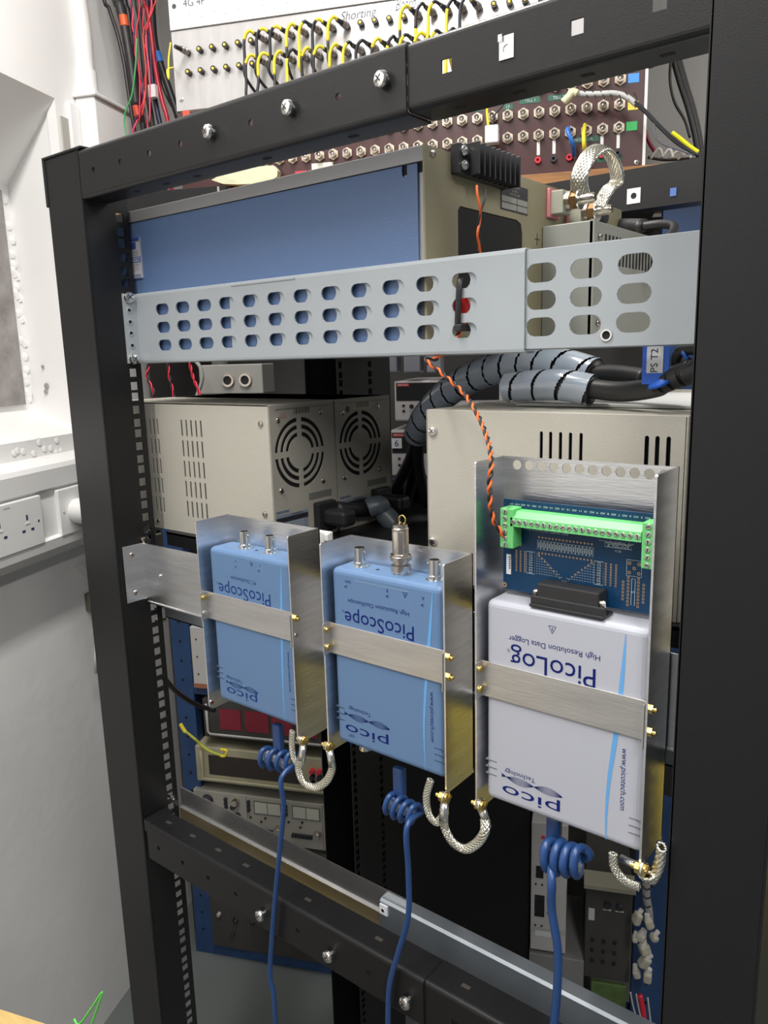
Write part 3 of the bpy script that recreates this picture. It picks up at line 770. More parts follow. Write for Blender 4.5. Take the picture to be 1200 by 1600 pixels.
b.text('AG  Digital Ground', (-.2100, PY, -.1368), TX, TY, SILK, width=.026, height=.0013)
x, z = cr(833, 540); line2(b, [(x - .010, z + .0016), (x + .010, z + .0016), (x + .010, z - .0016), (x - .010, z - .0016), (x - .010, z + .0016)], .0004, SILK, PY - .0002)
b.text('ADC006-R', (x, PY, z), TX, TY, SILK, width=.017); b.text('0111', (x, PY, z - .0040), TX, TY, SILK, height=.0018)
x, z = cr(230, 640); b.quad((x, PY, z), X_, Z_, .0042, .0165, WHITEL, .0002); 
for k in range(6): b.quad((x + .001, PY - .0005, z + .006 - k * .0018), X_, Z_, .0014, .0008, INK)
x, z = cr(290, 525); ring(x, z, .0020, COPPER, .0005); b.quad((x, PY, z), X_, Z_, .0028, .0040, COPPER, .0001)
x, z = cr(207, 753); ring(x, z, .0016, COPPER, .0014)
b.build('board', tb)
def block(x0, x1, z0, z1, n, horiz):
    b = MB(); y0, y1 = .5225, .5368
    if horiz: b.prism([(y1, z0), (y0, z0), (y0, z1 - .0045), (y0 + .005, z1), (y1, z1)], x0, x1, GREENT, 'x')
    else: b.box(x0, x1, y0, y1, z0, z1, GREENT, .0008)
    blk = b.build('terminal_block', tb)
    for k in range(n):
        s = (k + .5) / n
        x, z = (x0 + (x1 - x0) * s, z0 + .0038) if horiz else (x0 + .0045, z1 + (z0 - z1) * s)
        c = MB(); c.lathe([(.0021, 0), (.0021, .0004), (.0018, .0006)], mat('terminal_screw', (.45, .52, .42), .3, .7), 12, p0=(x, y0, z), d=(0, -1, 0))
        c.box(x - .0015, x + .0015, y0 - .0009, y0 - .0006, z - .0003, z + .0003, INK, L=Matrix.Translation((x, 0, z)) @ Matrix.Rotation(random.uniform(0, 3), 4, 'Y') @ Matrix.Translation((-x, 0, -z)))
        c.build('terminal_screw', blk)
block(-.2893, -.1868, -.1310, -.1195, 20, True)
block(-.2985, -.2868, -.1490, -.1175, 6, False)
block(-.1865, -.1785, -.1495, -.1165, 6, False)
b = MB(); b.box(-.2655, -.2155, .5215, .5365, -.1850, -.1725, DGREY, .0012); b.box(-.2705, -.2105, .5205, .5235, -.1905, -.1830, DGREY, .0008); b.box(-.2705, -.2105, .5185, .5368, -.1915, -.1890, DGREY, .0006)
cn = b.build('cable_connector', tb, label='black multi-pin connector')
for x in (-.2672, -.2138): b = MB(); b.lathe([(.0026, 0), (.0026, .004), (.0012, .005)], NICKEL, 6, p0=(x, .5250, -.1830), d=(0, -.3, 1), smooth=False); b.build('jack_screw', cn)

# ------------------------------------------------------------------ blue leads of the three instruments
def lead(name_label, plug, coil, rad, n, tail, bar=True):
    """plug: centre under the case; coil: (start, end) of the coil axis; tail: points to below"""
    t = thing('data_cable', name_label, 'cable', tuple(tail[-1]), 'blue data cables hanging from the cradles')
    b = MB(); p = Vector(plug)
    b.box(p.x - .0062, p.x + .0062, p.y - .0040, p.y + .0040, p.z - .026, p.z + .004, USBB, .0025)
    for k in range(4): b.box(p.x - .0055, p.x + .0055, p.y - .0048, p.y + .0048, p.z - .045 + .0038 * k, p.z - .0425 + .0038 * k, USBB, .001)
    b.build('plug', t)
    a, e = Vector(coil[0]), Vector(coil[1]); d = e - a; ax = d.normalized(); s1 = Vector((0, 1, 0)); s2 = ax.cross(s1).normalized()
    pts = [p + Vector((0, 0, -.028)), p + Vector((0, .002, -.040))]
    N = n * 12; order = []
    for i in range(N + 1):
        q = 2 * PI * i / 12 + PI / 2
        wob = 1 + .08 * math.sin(i * .9)
        order.append(a + d * (i / N) + (s2 * math.cos(q) * rad + s1 * math.sin(q) * rad * .8) * wob)
    if (tail[0] - a).length < (tail[0] - e).length and True:
        order = order[::-1]
    b = MB(); b.tube(spline(pts + order[::2], 4) + spline([order[-1]] + tail, 8)[1:], .0036 if rad > .011 else .0028, USBB, 10)
    b.build('cord', t)
    b = MB(); b.box(-.016, .016, -.004, .001, -.004, .004, mat('grey_tie', (.22, .24, .30), .5), .001, L=Matrix.Translation((a + e) / 2) @ Matrix.Rotation(-math.atan2(-(e.z - a.z), e.x - a.x), 4, 'Y')); b.build('tie', t)
def T(Y, *qs): return [at(u, v, Y) for u, v in qs]
lead('blue cable from the left oscilloscope, leftmost of the three hanging', at(434, 1136, .535), T(.530, (408, 1182), (462, 1192)), .0105, 4, T(.511, (440, 1215), (443, 1260), (436, 1340), (427, 1440), (422, 1520), (428, 1560), (432, 1640)))
lead('blue cable from the middle oscilloscope, second of the three hanging', at(624, 1204, .535), T(.530, (604, 1252), (652, 1275)), .0105, 4, T(.511, (636, 1292), (638, 1360), (638, 1430), (622, 1490), (608, 1545), (606, 1640)))
lead('blue cable from the white data logger, rightmost of the three hanging', at(866, 1282, .535), T(.522, (850, 1334), (912, 1348)), .0118, 4, T(.509, (862, 1372), (862, 1420), (871, 1480), (871, 1540), (862, 1640)))

# ------------------------------------------------------------------ earth braids between the cradles
def earth_bolt(t, p, nut=True):
    b = MB(); b.lathe([(.0062, -.0004), (.0062, .0004)], STEEL, 18, p0=p, d=(1, 0, 0))
    b.lathe([(.0050, .0004), (.0052, .0012), (.0046, .0024), (.002, .0031), (.0001, .0032)], BRASS, 20, p0=p, d=(1, 0, 0))
    b.box(p.x + .0029, p.x + .0034, p.y - .0046, p.y + .0046, p.z - .0005, p.z + .0005, mat('slot_dark', (.12, .07, .02), .5))
    b.lathe([(.0045, -.0055), (.0045, -.0022)], BRASS, 6, p0=p, d=(1, 0, 0), smooth=False); b.lathe([(.0020, -.0095), (.0020, -.0055)], BRASS, 10, p0=p, d=(1, 0, 0))
    b.build('earth_bolt', t)
def lug(b, p, q):
    """ring terminal at p with its barrel towards q"""
    p, q = Vector(p), Vector(q); d = (q - p).normalized()
    b.lathe([(.0054, -.0004), (.0054, .0006)], NICKEL, 16, p0=p, d=(1, 0, 0))
    b.tube([p + d * .004, p + d * .010, p + d * .020], .0042, BRAID if False else STEEL, 10, flat=.7, up=(1, 0, 0))
def braid_loop(name_label, pts, w, p_a, p_b, grp=None):
    t = thing('earth_braid', name_label, 'earth strap', tuple(pts[len(pts) // 2]), grp)
    b = MB(); b.braid(pts, w, BRAID, 7, .55); b.build('braid', t)
    if p_a is not None: b = MB(); lug(b, p_a, pts[0]); b.build('ring_lug', t); earth_bolt(t, Vector(p_a) + Vector((.001, 0, 0)))
    if p_b is not None: b = MB(); lug(b, p_b, pts[-1]); b.build('ring_lug', t); earth_bolt(t, Vector(p_b) + Vector((.001, 0, 0)))
    return t
b1 = atx(474, 1157, -.5210); b2 = atx(514, 1166, -.4795); b3 = atx(695, 1246, -.3425); b4 = atx(751, 1258, -.3125); b5 = atx(1003, 1357, -.1720)
braid_loop('tinned earth braid looping between the left and middle cradles', [atx(472, 1180, -.519)] + T(.512, (466, 1200), (474, 1222), (492, 1230), (510, 1220), (519, 1200)) + [atx(517, 1184, -.476)], .0040, b1, b2)
braid_loop('tinned earth braid looping between the middle and tallest cradles', [atx(694, 1266, -.341)] + T(.512, (694, 1290), (706, 1314), (726, 1326), (744, 1318), (757, 1300)) + [atx(758, 1280, -.309)], .0042, b3, b4)
braid_loop('short tinned braid hanging at the left cradle, beside the left blue coil', T(.524, (457, 1142), (456, 1165), (459, 1185), (468, 1196), (474, 1180)), .0036, None, None)
braid_loop('short tinned braid under the middle oscilloscope beside its blue lead', T(.524, (673, 1218), (666, 1245), (670, 1272), (682, 1285), (692, 1275)), .0036, None, None)
t = braid_loop('loose tinned braid joined to the brass bolt below the white logger', T(.522, (958, 1333), (960, 1355), (975, 1375), (1000, 1386)) , .0036, b5, None)
b = MB(); b.braid([b5 + Vector((.003, 0, -.004)), *T(.515, (1018, 1372), (1030, 1350), (1034, 1322))], .0065, BRAID, 9, .5); b.build('braid', t)

# ------------------------------------------------------------------ twisted orange and black pair
def twisted(label, path, r, turns, m1, m2, name='twisted_wire_pair', cat='wire', grp=None, gap=1.05):
    P = spline(path, 24); L = [0]
    for i in range(1, len(P)): L.append(L[-1] + (P[i] - P[i - 1]).length)
    t = thing(name, label, cat, tuple(P[-1]), grp)
    for k, m in ((0, m1), (1, m2)):
        pts = []
        for i, p in enumerate(P):
            d = (P[min(i + 1, len(P) - 1)] - P[max(i - 1, 0)]).normalized(); a = Vector((0, 1, 0)).cross(d)
            a = a.normalized() if a.length > .01 else d.orthogonal().normalized(); c = d.cross(a)
            q = 2 * PI * turns * L[i] / L[-1] + PI * k
            pts.append(p + (a * math.cos(q) + c * math.sin(q)) * r * gap)
        b = MB(); b.tube(pts, r, m, 8); b.build('orange_wire' if m is ORANGE else 'wire_strand', t)
    return t
twisted('orange and black twisted pair from the perforated rail down to the green terminals',
        [atx(748, 395, -.375) + Vector((.01, -.02, -.002)) * 0 + Vector((0, .004, 0))] + T(.592, (735, 480),) + T(.580, (712, 530), (682, 560)) + T(.565, (665, 562), (690, 583), (722, 612)) + T(.552, (742, 640)) + T(.535, (760, 680)) + T(.514, (768, 720)) + T(.5075, (765, 752), (766, 785)) + T(.510, (772, 815)) + T(.516, (788, 838)),
        .0011, 26, ORANGE, BLKW)
tw_start = atx(750, 292, -.385)
t = thing('twisted_wire_pair', 'loose orange and black wires from the black terminal strip, hanging above the rail', 'wire', tuple(tw_start))
b = MB(); b.tube([atx(745, 290, -.387), atx(746, 305, -.385), atx(750, 325, -.383), atx(750, 345, -.385), atx(746, 365, -.384), atx(749, 385, -.384), atx(752, 405, -.384)], .0012, ORANGE, 8, sub=6); b.build('orange_wire', t)
b = MB(); b.tube([atx(757, 295, -.387), atx(758, 310, -.385), atx(750, 335, -.384), atx(746, 355, -.386), atx(750, 375, -.386), atx(746, 395, -.386)], .0011, BLKW, 8, sub=6); b.build('black_wire', t)
# cable tie around the rail and red spacer behind it
t = thing('cable_tie', 'black cable tie looped through the last column of holes in the perforated rail', 'cable tie', tuple(at(716, 478, .574)))
b = MB(); b.tube([at(719, 434, .590), at(719, 436, .577), at(718, 445, .5735), at(716, 478, .5725), at(715, 508, .5735), at(715, 514, .577), at(716, 517, .590)], .0026, RUBBER, 8, flat=.35, sub=5, up=(1, 0, 0)); b.build('strap', t)
p = at(719, 512, .573); b = MB(); b.box(p.x - .0042, p.x + .0030, .5700, .5775, p.z - .003, p.z + .003, RUBBER, .001); b.build('tie_head', t)
b = MB(); p = at(721, 478, .590); b.lathe([(.009, 0), (.009, .004), (.004, .006)], mat('red_plastic', (.75, .02, .02), .4), 16, p0=(p.x, .588, p.z), d=(0, 1, 0)); b.build('red_cap', label='round red plastic cap showing behind the cable tie in the rail', cat='cap')

# ------------------------------------------------------------------ blue-sided rack power supply at the top
RX = -.4064
ps = thing('rack_power_supply', 'large rack power supply with blue side panel and khaki rear, near the top', 'power supply', (-.62, .80, .006))
b = MB(); b.box(-.868, RX - .002, .5840, 1.018, .006, .1755, PSUGREY, .001); 
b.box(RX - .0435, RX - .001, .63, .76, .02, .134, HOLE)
b.build('chassis', ps)
b = MB()
def sidepoly():
    x0, x1, z0, z1 = -.862, RX - .008, .010, .1625; P = [(x0, z0), (x1, z0), (x1, z1)]
    for xc in (-.428, -.840): 
        P += [(xc + .0028, z1), (xc + .0028, z1 - .007), (xc + .0018, z1 - .0092), (xc - .0018, z1 - .0092), (xc - .0028, z1 - .007), (xc - .0028, z1)]
    return P + [(x0, z1)]
b.plate((0, .5820, 0), X_, Z_, sidepoly(), [], .0018, PSUBLUE); b.build('side_panel', ps)
b = MB(); b.box(-.868, RX - .0015, .5815, .584, .1635, .1762, PSUGREY, .0006); b.box(-.862, RX - .004, .5835, .5845, .155, .164, HOLE); b.build('top_lip', ps)
hy0, hy1, hz0, hz1 = .6335, .7560, .022, .1335
rp = [(hy0 + .004, hz0), (hy1 - .01, hz0), (hy1, hz0 + .01), (hy1, hz1 - .012), (hy1 - .003, hz1 - .003), (hy1 - .012, hz1), (hy0 + .004, hz1), (hy0, hz1 - .004), (hy0, hz0 + .004)]
b = MB(); b.plate((RX, 0, 0), Y_, Z_, rect(.5815, 1.020, .006, .1765), [rp], .002, TAN)
b.build('rear_panel', ps)
b = MB(); b.box(RX - .045, RX - .043, .63, .76, .02, .136, mat('fan_dark', (.012, .012, .012), .6))
for k in range(9): y = .640 + k * .0145; b.box(RX - .040, RX - .0388, y, y + .0016, .02, .134, mat('grille_wire', (.05, .05, .045), .5))
for k in range(8): z = .028 + k * .0145; b.box(RX - .040, RX - .0388, .63, .76, z, z + .0016, MATS['grille_wire'])
b.box(RX - .042, RX - .012, .735, .748, .022, .110, mat('olive_part', (.16, .16, .11), .6))
b.build('fan_grille', ps)
put(SMALLSCREW, 'screw', ps, atx(676, 240, RX) , (1, 0, 0))
# sticker
b = MB(); o = Vector((-.8135, .5802, 0))
def stick(x0, x1, z0, z1, m, y=.5799): b.box(x0, x1, y, .5802, z0, z1, m)
p0 = at(200, 374, .58); p1 = at(222, 434, .58)
x0, x1, z0, z1 = p0.x, p1.x, p1.z, p0.z
b.box(x0, x1, .5800, .5821, z0, z1, mat('sticker_silver', (.50, .50, .54), .35)); hgt = z1 - z0
SB = mat('sticker_blue', (.03, .07, .30), .4)
b.box(x0, x1, .5797, .58, z1 - hgt * .08, z1, SB); b.box(x0 + .002, x0 + .014, .5797, .58, z1 - hgt * .27, z1 - hgt * .10, SB)
b.box(x0, x1, .5797, .58, z1 - hgt * .60, z1 - hgt * .47, SB); b.text('PASSED', ((x0 + x1) / 2, .5796, z1 - hgt * .535), X_, Z_, WHITEL, width=(x1 - x0) * .98)
b.text('PASSED', ((x0 + x1) / 2, .5796, z0 + hgt * .05), X_, Z_, SB, width=(x1 - x0) * .9)
for k in (.33, .38, .43, .66, .72, .78): b.box(x0 + .003, x1 - .004, .5797, .58, z1 - hgt * k, z1 - hgt * k + .0006, mat('sticker_line', (.3, .3, .36), .5))
b.build('inspection_sticker', ps, label='silver and blue PASSED sticker')
# terminal strip
y0, y1 = .6220, .7160
b = MB(); b.box(RX, RX + .008, y0, y1, .158, .184, RUBBER, .001)
n = 8
for k in range(n + 1):
    y = y0 + .017 + (y1 - y0 - .019) * k / n
    b.box(RX + .004, RX + .020, y - .0012, y + .0012, .158, .186, RUBBER, .0008)
b.box(RX + .004, RX + .014, y0 + .016, y1 - .002, .162, .180, RUBBER); bl = b.build('terminal_strip', ps, label='black ribbed terminal strip')
for zz in (.178, .166): put(MIDSCREW, 'strip_screw', bl, (RX + .0085, y0 + .009, zz), (1, -.3, .1))
# rating plate
c = atx(807, 311, RX); e = MB(); q = RX + .0004
pA, pB = atx(782, 283, RX), atx(824, 332, RX)
e.box(RX, q, pA.y, pB.y, .140, .166, INK); e.box(q, q + .0002, pA.y + .002, pB.y - .001, .1415, .1470, mat('plate_silver', (.30, .30, .27), .4)); e.box(q, q + .0002, pA.y + .002, pB.y - .001, .1480, .1535, MATS['plate_silver'])
e.box(q + .0002, q + .0003, (pA.y + pB.y) / 2 + .004, (pA.y + pB.y) / 2 + .005, .141, .154, INK)
for s, zz in (('POWER SUPPLY', .1635), ('6V 100A', .160), ('0-7.5V DC 100A', .1565)): e.text(s, (q + .0002, (pA.y + pB.y) / 2, zz), Y_, Z_, MATS['plate_silver'], height=.0021)
e.build('rating_plate', ps)
# output studs
PINKW = mat('pink_paint', (.62, .22, .25), .5)
for q_, zoff in (((862, 318), 0), ((890, 336), 1)):
    p = atx(*q_, RX); e = MB()
    e.box(RX, RX + .004, p.y - .013, p.y + .013, p.z - .016, p.z + .014, PINKW, .001)
    e.box(RX + .003, RX + .018, p.y - .010, p.y + .010, p.z - .013, p.z + .011, mat('insulator_grey', (.32, .32, .26), .5), .001)
    e.lathe([(.010, .018), (.010, .024)], NICKEL, 18, p0=(RX, p.y, p.z), d=(1, 0, 0)); e.lathe([(.009, .024), (.009, .032)], mat('bronze', (.42, .25, .12), .3, .9), 6, p0=(RX, p.y, p.z), d=(1, 0, 0), smooth=False)
    e.lathe([(.0105, .0325), (.0105, .034)], STEEL, 18, p0=(RX, p.y, p.z), d=(1, 0, 0)); e.lathe([(.0052, .03), (.0052, .048), (.004, .050)], NICKEL, 14, p0=(RX, p.y, p.z), d=(1, 0, 0))
    e.build('output_stud', ps)
p = atx(930, 340, RX); e = MB(); e.lathe([(.010, 0), (.010, .010), (.008, .014)], RUBBER, 18, p0=(RX, p.y, p.z), d=(1, 0, 0)); e.build('fuse_holder', ps)
p = atx(839, 374, RX); e = MB(); e.box(RX, RX + .0003, p.y - .005, p.y + .005, p.z - .0004, p.z + .0004, INK); e.box(RX, RX + .0003, p.y - .0005, p.y + .0005, p.z - .006, p.z + .006, INK); e.build('plus_mark', ps)
a, c = atx(862, 318, RX), atx(890, 336, RX)
t = thing('earth_braid', 'wide tinned braid arching between the two output studs', 'earth strap', (RX + .03, a.y, a.z))
e = MB(); xx = RX + .034
e.braid([(xx, a.y, a.z + .004), (xx, a.y - .006, a.z + .020), (xx + .006, a.y + .001, a.z + .040), (xx + .012, a.y + .022, a.z + .052), (xx + .014, a.y + .048, a.z + .044), (xx + .014, a.y + .062, a.z + .026), (xx + .008, c.y + .006, c.z + .022), (xx, c.y - .001, c.z + .004)], .0092, BRAID, 12, .22, twist=2.0); e.build('braid', t)
e = MB(); e.tube([(xx, a.y, a.z + .002), (xx, a.y - .003, a.z + .016)], .006, STEEL, 10, flat=.6, up=(1, 0, 0)); e.tube([(xx, c.y, c.z + .002), (xx + .004, c.y + .002, c.z + .016)], .006, STEEL, 10, flat=.6, up=(1, 0, 0)); e.build('crimp', t)
# vented grey box on the rear
g = thing('vented_box', 'grey vented metal box fixed behind the perforated rail at the khaki rear', 'case', (RX + .03, .9, .02))
b = MB(); gy0, gy1, gx = .800, 1.00, -.3480
b.box(RX + .0005, gx, gy0, gy1, .012, .133, mat('grey_green_case', (.30, .31, .28), .42, .2), .001)
b.box(gx - .004, gx + .001, gy0, gy0 + .004, .012, .134, MATS['grey_green_case'])
for k in range(16): y = gy0 + .030 + k * .010; b.box(gx, gx + .0004, y, y + .004, .092, .122, HOLE)
b.build('case', g); put(SMALLSCREW, 'screw', g, (gx + .001, gy0 + .015, .118), (1, 0, 0)); put(SMALLSCREW, 'screw', g, (gx + .001, gy0 + .015, .030), (1, 0, 0))
t = thing('power_plug', 'black mains connector and cable lying beside the vented grey box', 'plug', (-.33, 1.03, .14))
b = MB(); q0, q1 = at(945, 352, 1.03), at(1005, 353, 1.0); b.tube([q0, (q0 + q1) / 2, q1], .010, DGREY, 12, flat=.8, sub=4); b.build('connector_body', t)
b = MB(); b.tube([q1, at(1030, 350, 1.0), at(1050, 352, .99), at(1052, 362, .97), at(1035, 385, .93), at(1025, 410, .92)], .0055, RUBBER, 10, sub=6); b.build('cord', t)

# ------------------------------------------------------------------ shelf and the bench supplies on it
t = thing('rack_shelf', 'black shelf that carries the warm grey supplies behind the cradles', 'shelf', (-.5, .80, -.215))
b = MB(); b.box(-.826, -.159, .592, 1.056, -.2150, -.2120, BLACK); b.box(-.826, -.159, .592, .594, -.2300, -.2120, BLACK, .0008); b.build('tray', t)
p = at(233, 834, .592); put(BIGSCREW, 'screw', t, (p.x + .006, .5915, p.z), (0, -1, 0))

def arc_slot(b, cx, cy, r, a0, a1, w, X, n=10):
    """dark curved vent in the plane x = X about (cx, cy) in y, z"""
    P = []
    for i in range(n + 1):
        a = a0 + (a1 - a0) * i / n; P.append((cx + (r + w / 2) * math.cos(a), cy + (r + w / 2) * math.sin(a)))
    for i in range(n + 1):
        a = a1 - (a1 - a0) * i / n; P.append((cx + (r - w / 2) * math.cos(a), cy + (r - w / 2) * math.sin(a)))
    return P
def bench_supply(y0, y1, label, side, stick_):
    t = thing('bench_supply', label, 'power supply', (-.75, (y0 + y1) / 2, -.2115), 'twin warm grey bench supplies')
    xr = -.634; z0, z1 = -.2115, -.0490
    b = MB()
    if side:
        holes = []
        for col, n, x0, dx in ((0, 3, -.8600, .0082), (1, 5, -.7900, .0090)):
            pass
        def vx(u, v): q = at(u, v, .6); return q.x
        for r in range(5):
            zc = -.0790 - r * .0253
            for k in range(3): holes.append(slot(-.853 + k * .0078, zc, .0030, .0210, 4))
            for k in range(5): holes.append(slot(-.7885 + k * .0092, zc, .0030, .0210, 4))
        b.plate((0, y0, 0), X_, Z_, rect(-.95, xr - .001, z0, z1), holes, .0012, BEIGE)
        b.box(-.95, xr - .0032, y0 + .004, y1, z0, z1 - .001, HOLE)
        b.box(-.95, xr - .0005, y0, y1, z1 - .0012, z1, BEIGE)
    else:
        b.box(-.95, xr - .003, y0, y1, z0, z1, BEIGE, .0008); b.box(-.95, xr - .0005, y0, y1, z1 - .0012, z1, BEIGE)
    b.build('case', t)
    if side:
        for q in ((408, 662), (415, 803), (248, 813)):
            p = at(*q, .6); put(SMALLSCREW, 'screw', t, (p.x, y0 - .0005, p.z), (0, -1, 0))
    b = MB(); yc = y0 + .0475; zc = -.1060; hl = []
    for r in (.0385, .0300, .0215):
        for k in range(4):
            g_ = .0035 / r
            hl.append(arc_slot(None, yc, zc, r, PI / 2 * k + g_, PI / 2 * (k + 1) - g_, .0048, xr))
    b.plate((xr, 0, 0), Y_, Z_, rect(y0 + .001, y1 - .001, z0, z1 - .001), hl, .001, BEIGE2)
    b.box(xr - .0029, xr - .0022, y0 + .004, y1 - .004, z0 + .002, z1 - .003, HOLE)
    b.box(xr, xr + .0006, y0 + .010, y1 - .004, z1 - .0055, z1 - .0050, mat('seam', (.12, .11, .09), .6))
    r_ = b.build('rear_panel', t)
    for yy, zz in ((yc - .034, -.066), (yc + .036, -.062), (yc - .034, -.146), (yc + .036, -.144)): put(SMALLSCREW, 'screw', r_, (xr, yy, zz), (1, 0, 0))
    b = MB(); w0, w1 = y0 + .003, y0 + .056
    def lab(y_0, y_1, z_0, z_1, m, x=xr + .0003): b.box(x - .0003, x, y_0, y_1, z_0, z_1, m)
    lab(w0, w0 + .052, -.2000, -.1740, LABELB); lab(w0, w0 + .052, -.1830, -.1775, INK, xr + .0005)
    lab(w0, w0 + .022, -.1722, -.1690, LABELB)
    b.text('WARNING', (xr + .0006, w0 + .034, -.1757), Y_, Z_, INK, height=.0026); b.text('MADE IN CHINA', (xr + .0006, w0 + .011, -.1707), Y_, Z_, INK, height=.0018)
    for k in range(5): b.box(xr + .0003, xr + .0005, w0 + .002, w0 + .045, -.1855 - k * .0027, -.1848 - k * .0027, mat('label_line', (.42, .46, .52), .5))
    lab(y0 + .058, y0 + .098, -.1640, -.1560, mat('olive_label', (.15, .16, .15), .5))
    b.build('warning_label', r_)
    b = MB(); m_ = mat('barcode_grey', (.11, .11, .10), .5)
    for k in range(16): yy = y0 + .040 + k * .0016 + (.001 if k % 3 else 0); b.box(xr, xr + .0003, yy, yy + .0009, -.0610, -.0545, m_)
    if stick_ == 0: b.text('QC', (xr + .0004, y0 + .022, -.0620), Y_, Z_, mat('faded_red', (.45, .10, .10), .6), height=.006)
    else: b.box(xr - .0001, xr + .0002, y0 + .034, y0 + .070, -.0635, -.0520, mat('cream_label', (.42, .40, .30), .5)); b.lathe([(.004, 0), (.004, .0003)], mat('dark_disc', (.09, .09, .10), .6), 14, p0=(xr, y0 + .024, -.062), d=(1, 0, 0))
    b.build('barcode_label', r_)
    b = MB(); b.box(xr, xr + .010, y0 + .064, y0 + .096, -.2050, -.1680, RUBBER, .002); b.box(xr + .008, xr + .045, y0 + .070, y0 + .092, -.1960, -.1760, RUBBER, .005); b.build('mains_inlet', t, label='black mains inlet with plug')
    return t
bench_supply(.600, .7075, 'warm grey bench supply with slotted side, nearer of the two fan-backed boxes', True, 0)
bench_supply(.7095, .8190, 'warm grey bench supply with round fan vent, farther of the two fan-backed boxes', False, 1)

t = thing('large_supply', 'wide warm grey power supply case right of centre, behind the tallest cradle', 'power supply', (-.30, .8, -.2115))
b = MB(); hl = []
for u in (845.5, 860, 875.5, 891, 907.5): p = at(u, 697, .6); hl.append(slot(p.x, -.0775, .0030, .0250, 5))
for u in (1010, 1026.5, 1044): p = at(u, 707, .6); hl.append(slot(p.x, -.0775, .0034, .0250, 5))
b.plate((0, .600, 0), X_, Z_, rect(-.4210, -.1840, -.2115, -.0500), hl, .0012, BEIGE)
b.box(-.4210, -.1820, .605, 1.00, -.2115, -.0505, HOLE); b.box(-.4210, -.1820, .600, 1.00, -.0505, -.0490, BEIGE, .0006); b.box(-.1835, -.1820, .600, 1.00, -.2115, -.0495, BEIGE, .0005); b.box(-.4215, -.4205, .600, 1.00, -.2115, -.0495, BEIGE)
b.build('case', t)
for q in ((677, 673), (677, 845)): p = at(*q, .6); put(MIDSCREW, 'screw', t, (p.x, .5995, p.z), (0, -1, 0))
# folded edge of a loose cover lying on the case
t = thing('loose_cover', 'white sheet-metal cover lying on top of the wide warm grey supply', 'cover', (-.25, .72, -.049))
b = MB(); b.box(-.36, -.184, .66, .86, -.0485, -.0455, mat('pale_cover', (.62, .62, .60), .4), .001, L=None); b.build('sheet', t)

# ------------------------------------------------------------------ spiral wrapped cable bundles
def spiral(label, path, r, pitch, ends):
    P = spline(path, 30); N = len(P)
    L = [0]
    for i in range(1, N): L.append(L[-1] + (P[i] - P[i - 1]).length)
    t = thing('wrapped_cable_bundle', label, 'cable', tuple(min(P, key=lambda p: p.z)))
    b = MB(); b.tube(P, r * .86, RUBBER, 12); b.build('cable_core', t)
    b = MB(); vs = []; fs = []; prev = None; n = 28
    for i, p in enumerate(P):
        d = (P[min(i + 1, N - 1)] - P[max(i - 1, 0)]).normalized()
        a = (Vector((0, 1, 0)) if prev is None else prev); a = (a - d * a.dot(d)).normalized(); prev = a; c = d.cross(a)
        for k in range(n):
            q = 2 * PI * k / n; vs.append(p + (a * math.cos(q) + c * math.sin(q)) * r)
    for i in range(N - 1):
        for k in range(n):
            s = ((L[i] + L[i + 1]) / 2) / pitch + k / n * 1.0
            if s % 1.0 < .87: fs.append((i * n + k, i * n + (k + 1) % n, (i + 1) * n + (k + 1) % n, (i + 1) * n + k))
    b.add(vs, fs, SPIRAL, True); b.build('spiral_wrap', t)
    for e in ends:
        b = MB(); b.tube(e[0], e[1], RUBBER, 10, sub=6); b.build('cable', t)
    return t
spiral('long smoky spiral-wrapped cable bundle arching over the wide grey supply', [at(651, 680, .82), at(664, 652, .80), at(692, 620, .78), at(727, 595, .76), at(775, 575, .74), at(830, 567, .72), at(880, 573, .70), at(930, 588, .69)], .0170, .027,
       [([at(652, 680, .82), at(640, 720, .84), at(612, 775, .86), at(590, 830, .86)], .008), ([at(655, 680, .84), at(645, 740, .88), at(632, 800, .90)], .008), ([at(655, 685, .82), at(655, 730, .84), at(668, 790, .86)], .007),
        ([at(915, 586, .69), at(960, 585, .68), at(1010, 592, .66)], .0085), ([at(915, 592, .69), at(960, 604, .68), at(1020, 600, .66), at(1062, 588, .62)], .009)])
spiral('short smoky spiral-wrapped cable bundle lying below the long one', [at(795, 606, .66), at(840, 602, .655), at(880, 602, .65), at(925, 610, .65)], .0140, .026,
       [([at(915, 606, .65), at(970, 612, .64), at(1020, 606, .62), at(1040, 596, .61), at(1085, 575, .60)], .0085)])
t = thing('strain_relief', 'ribbed black cable sleeve beside the blue tape label at the right post', 'cable', tuple(at(1055, 595, .61)))
b = MB(); q0, q1 = at(1022, 605, .61), at(1085, 580, .60); dd = q1 - q0
b.lathe([(.004, 0), (.0072, .002), (.0072, .007), (.0054, .008), (.0054, .010), (.0078, .011), (.0078, .016), (.0058, .017), (.0058, .019), (.0084, .020), (.0084, .026), (.0064, .027), (.009, .030), (.0105, .06)], RUBBER, 16, p0=q0, d=dd); b.build('sleeve', t)
t = thing('cable_label', 'blue tape flag reading PS T2 hanging below the perforated rail', 'label', tuple(at(1025, 600, .60)))
pa = at(1005, 538, .602); pb = at(1045, 592, .602); b = MB()
b.box(pa.x, pb.x, .6015, .6025, pb.z, pa.z + .006, BLUET); b.box(pa.x, pa.x + .018, .6015, .612, pb.z - .004, pb.z, BLUET)
b.box(pa.x + .0035, pb.x - .0045, .6010, .6015, pb.z + .0045, pa.z + .006, WHITEL); b.text('PS T2', ((pa.x + pb.x) / 2 - .001, .6009, (pa.z + pb.z) / 2 + .0008), Z_, -X_, INK, width=.0175); b.build('flag', t)
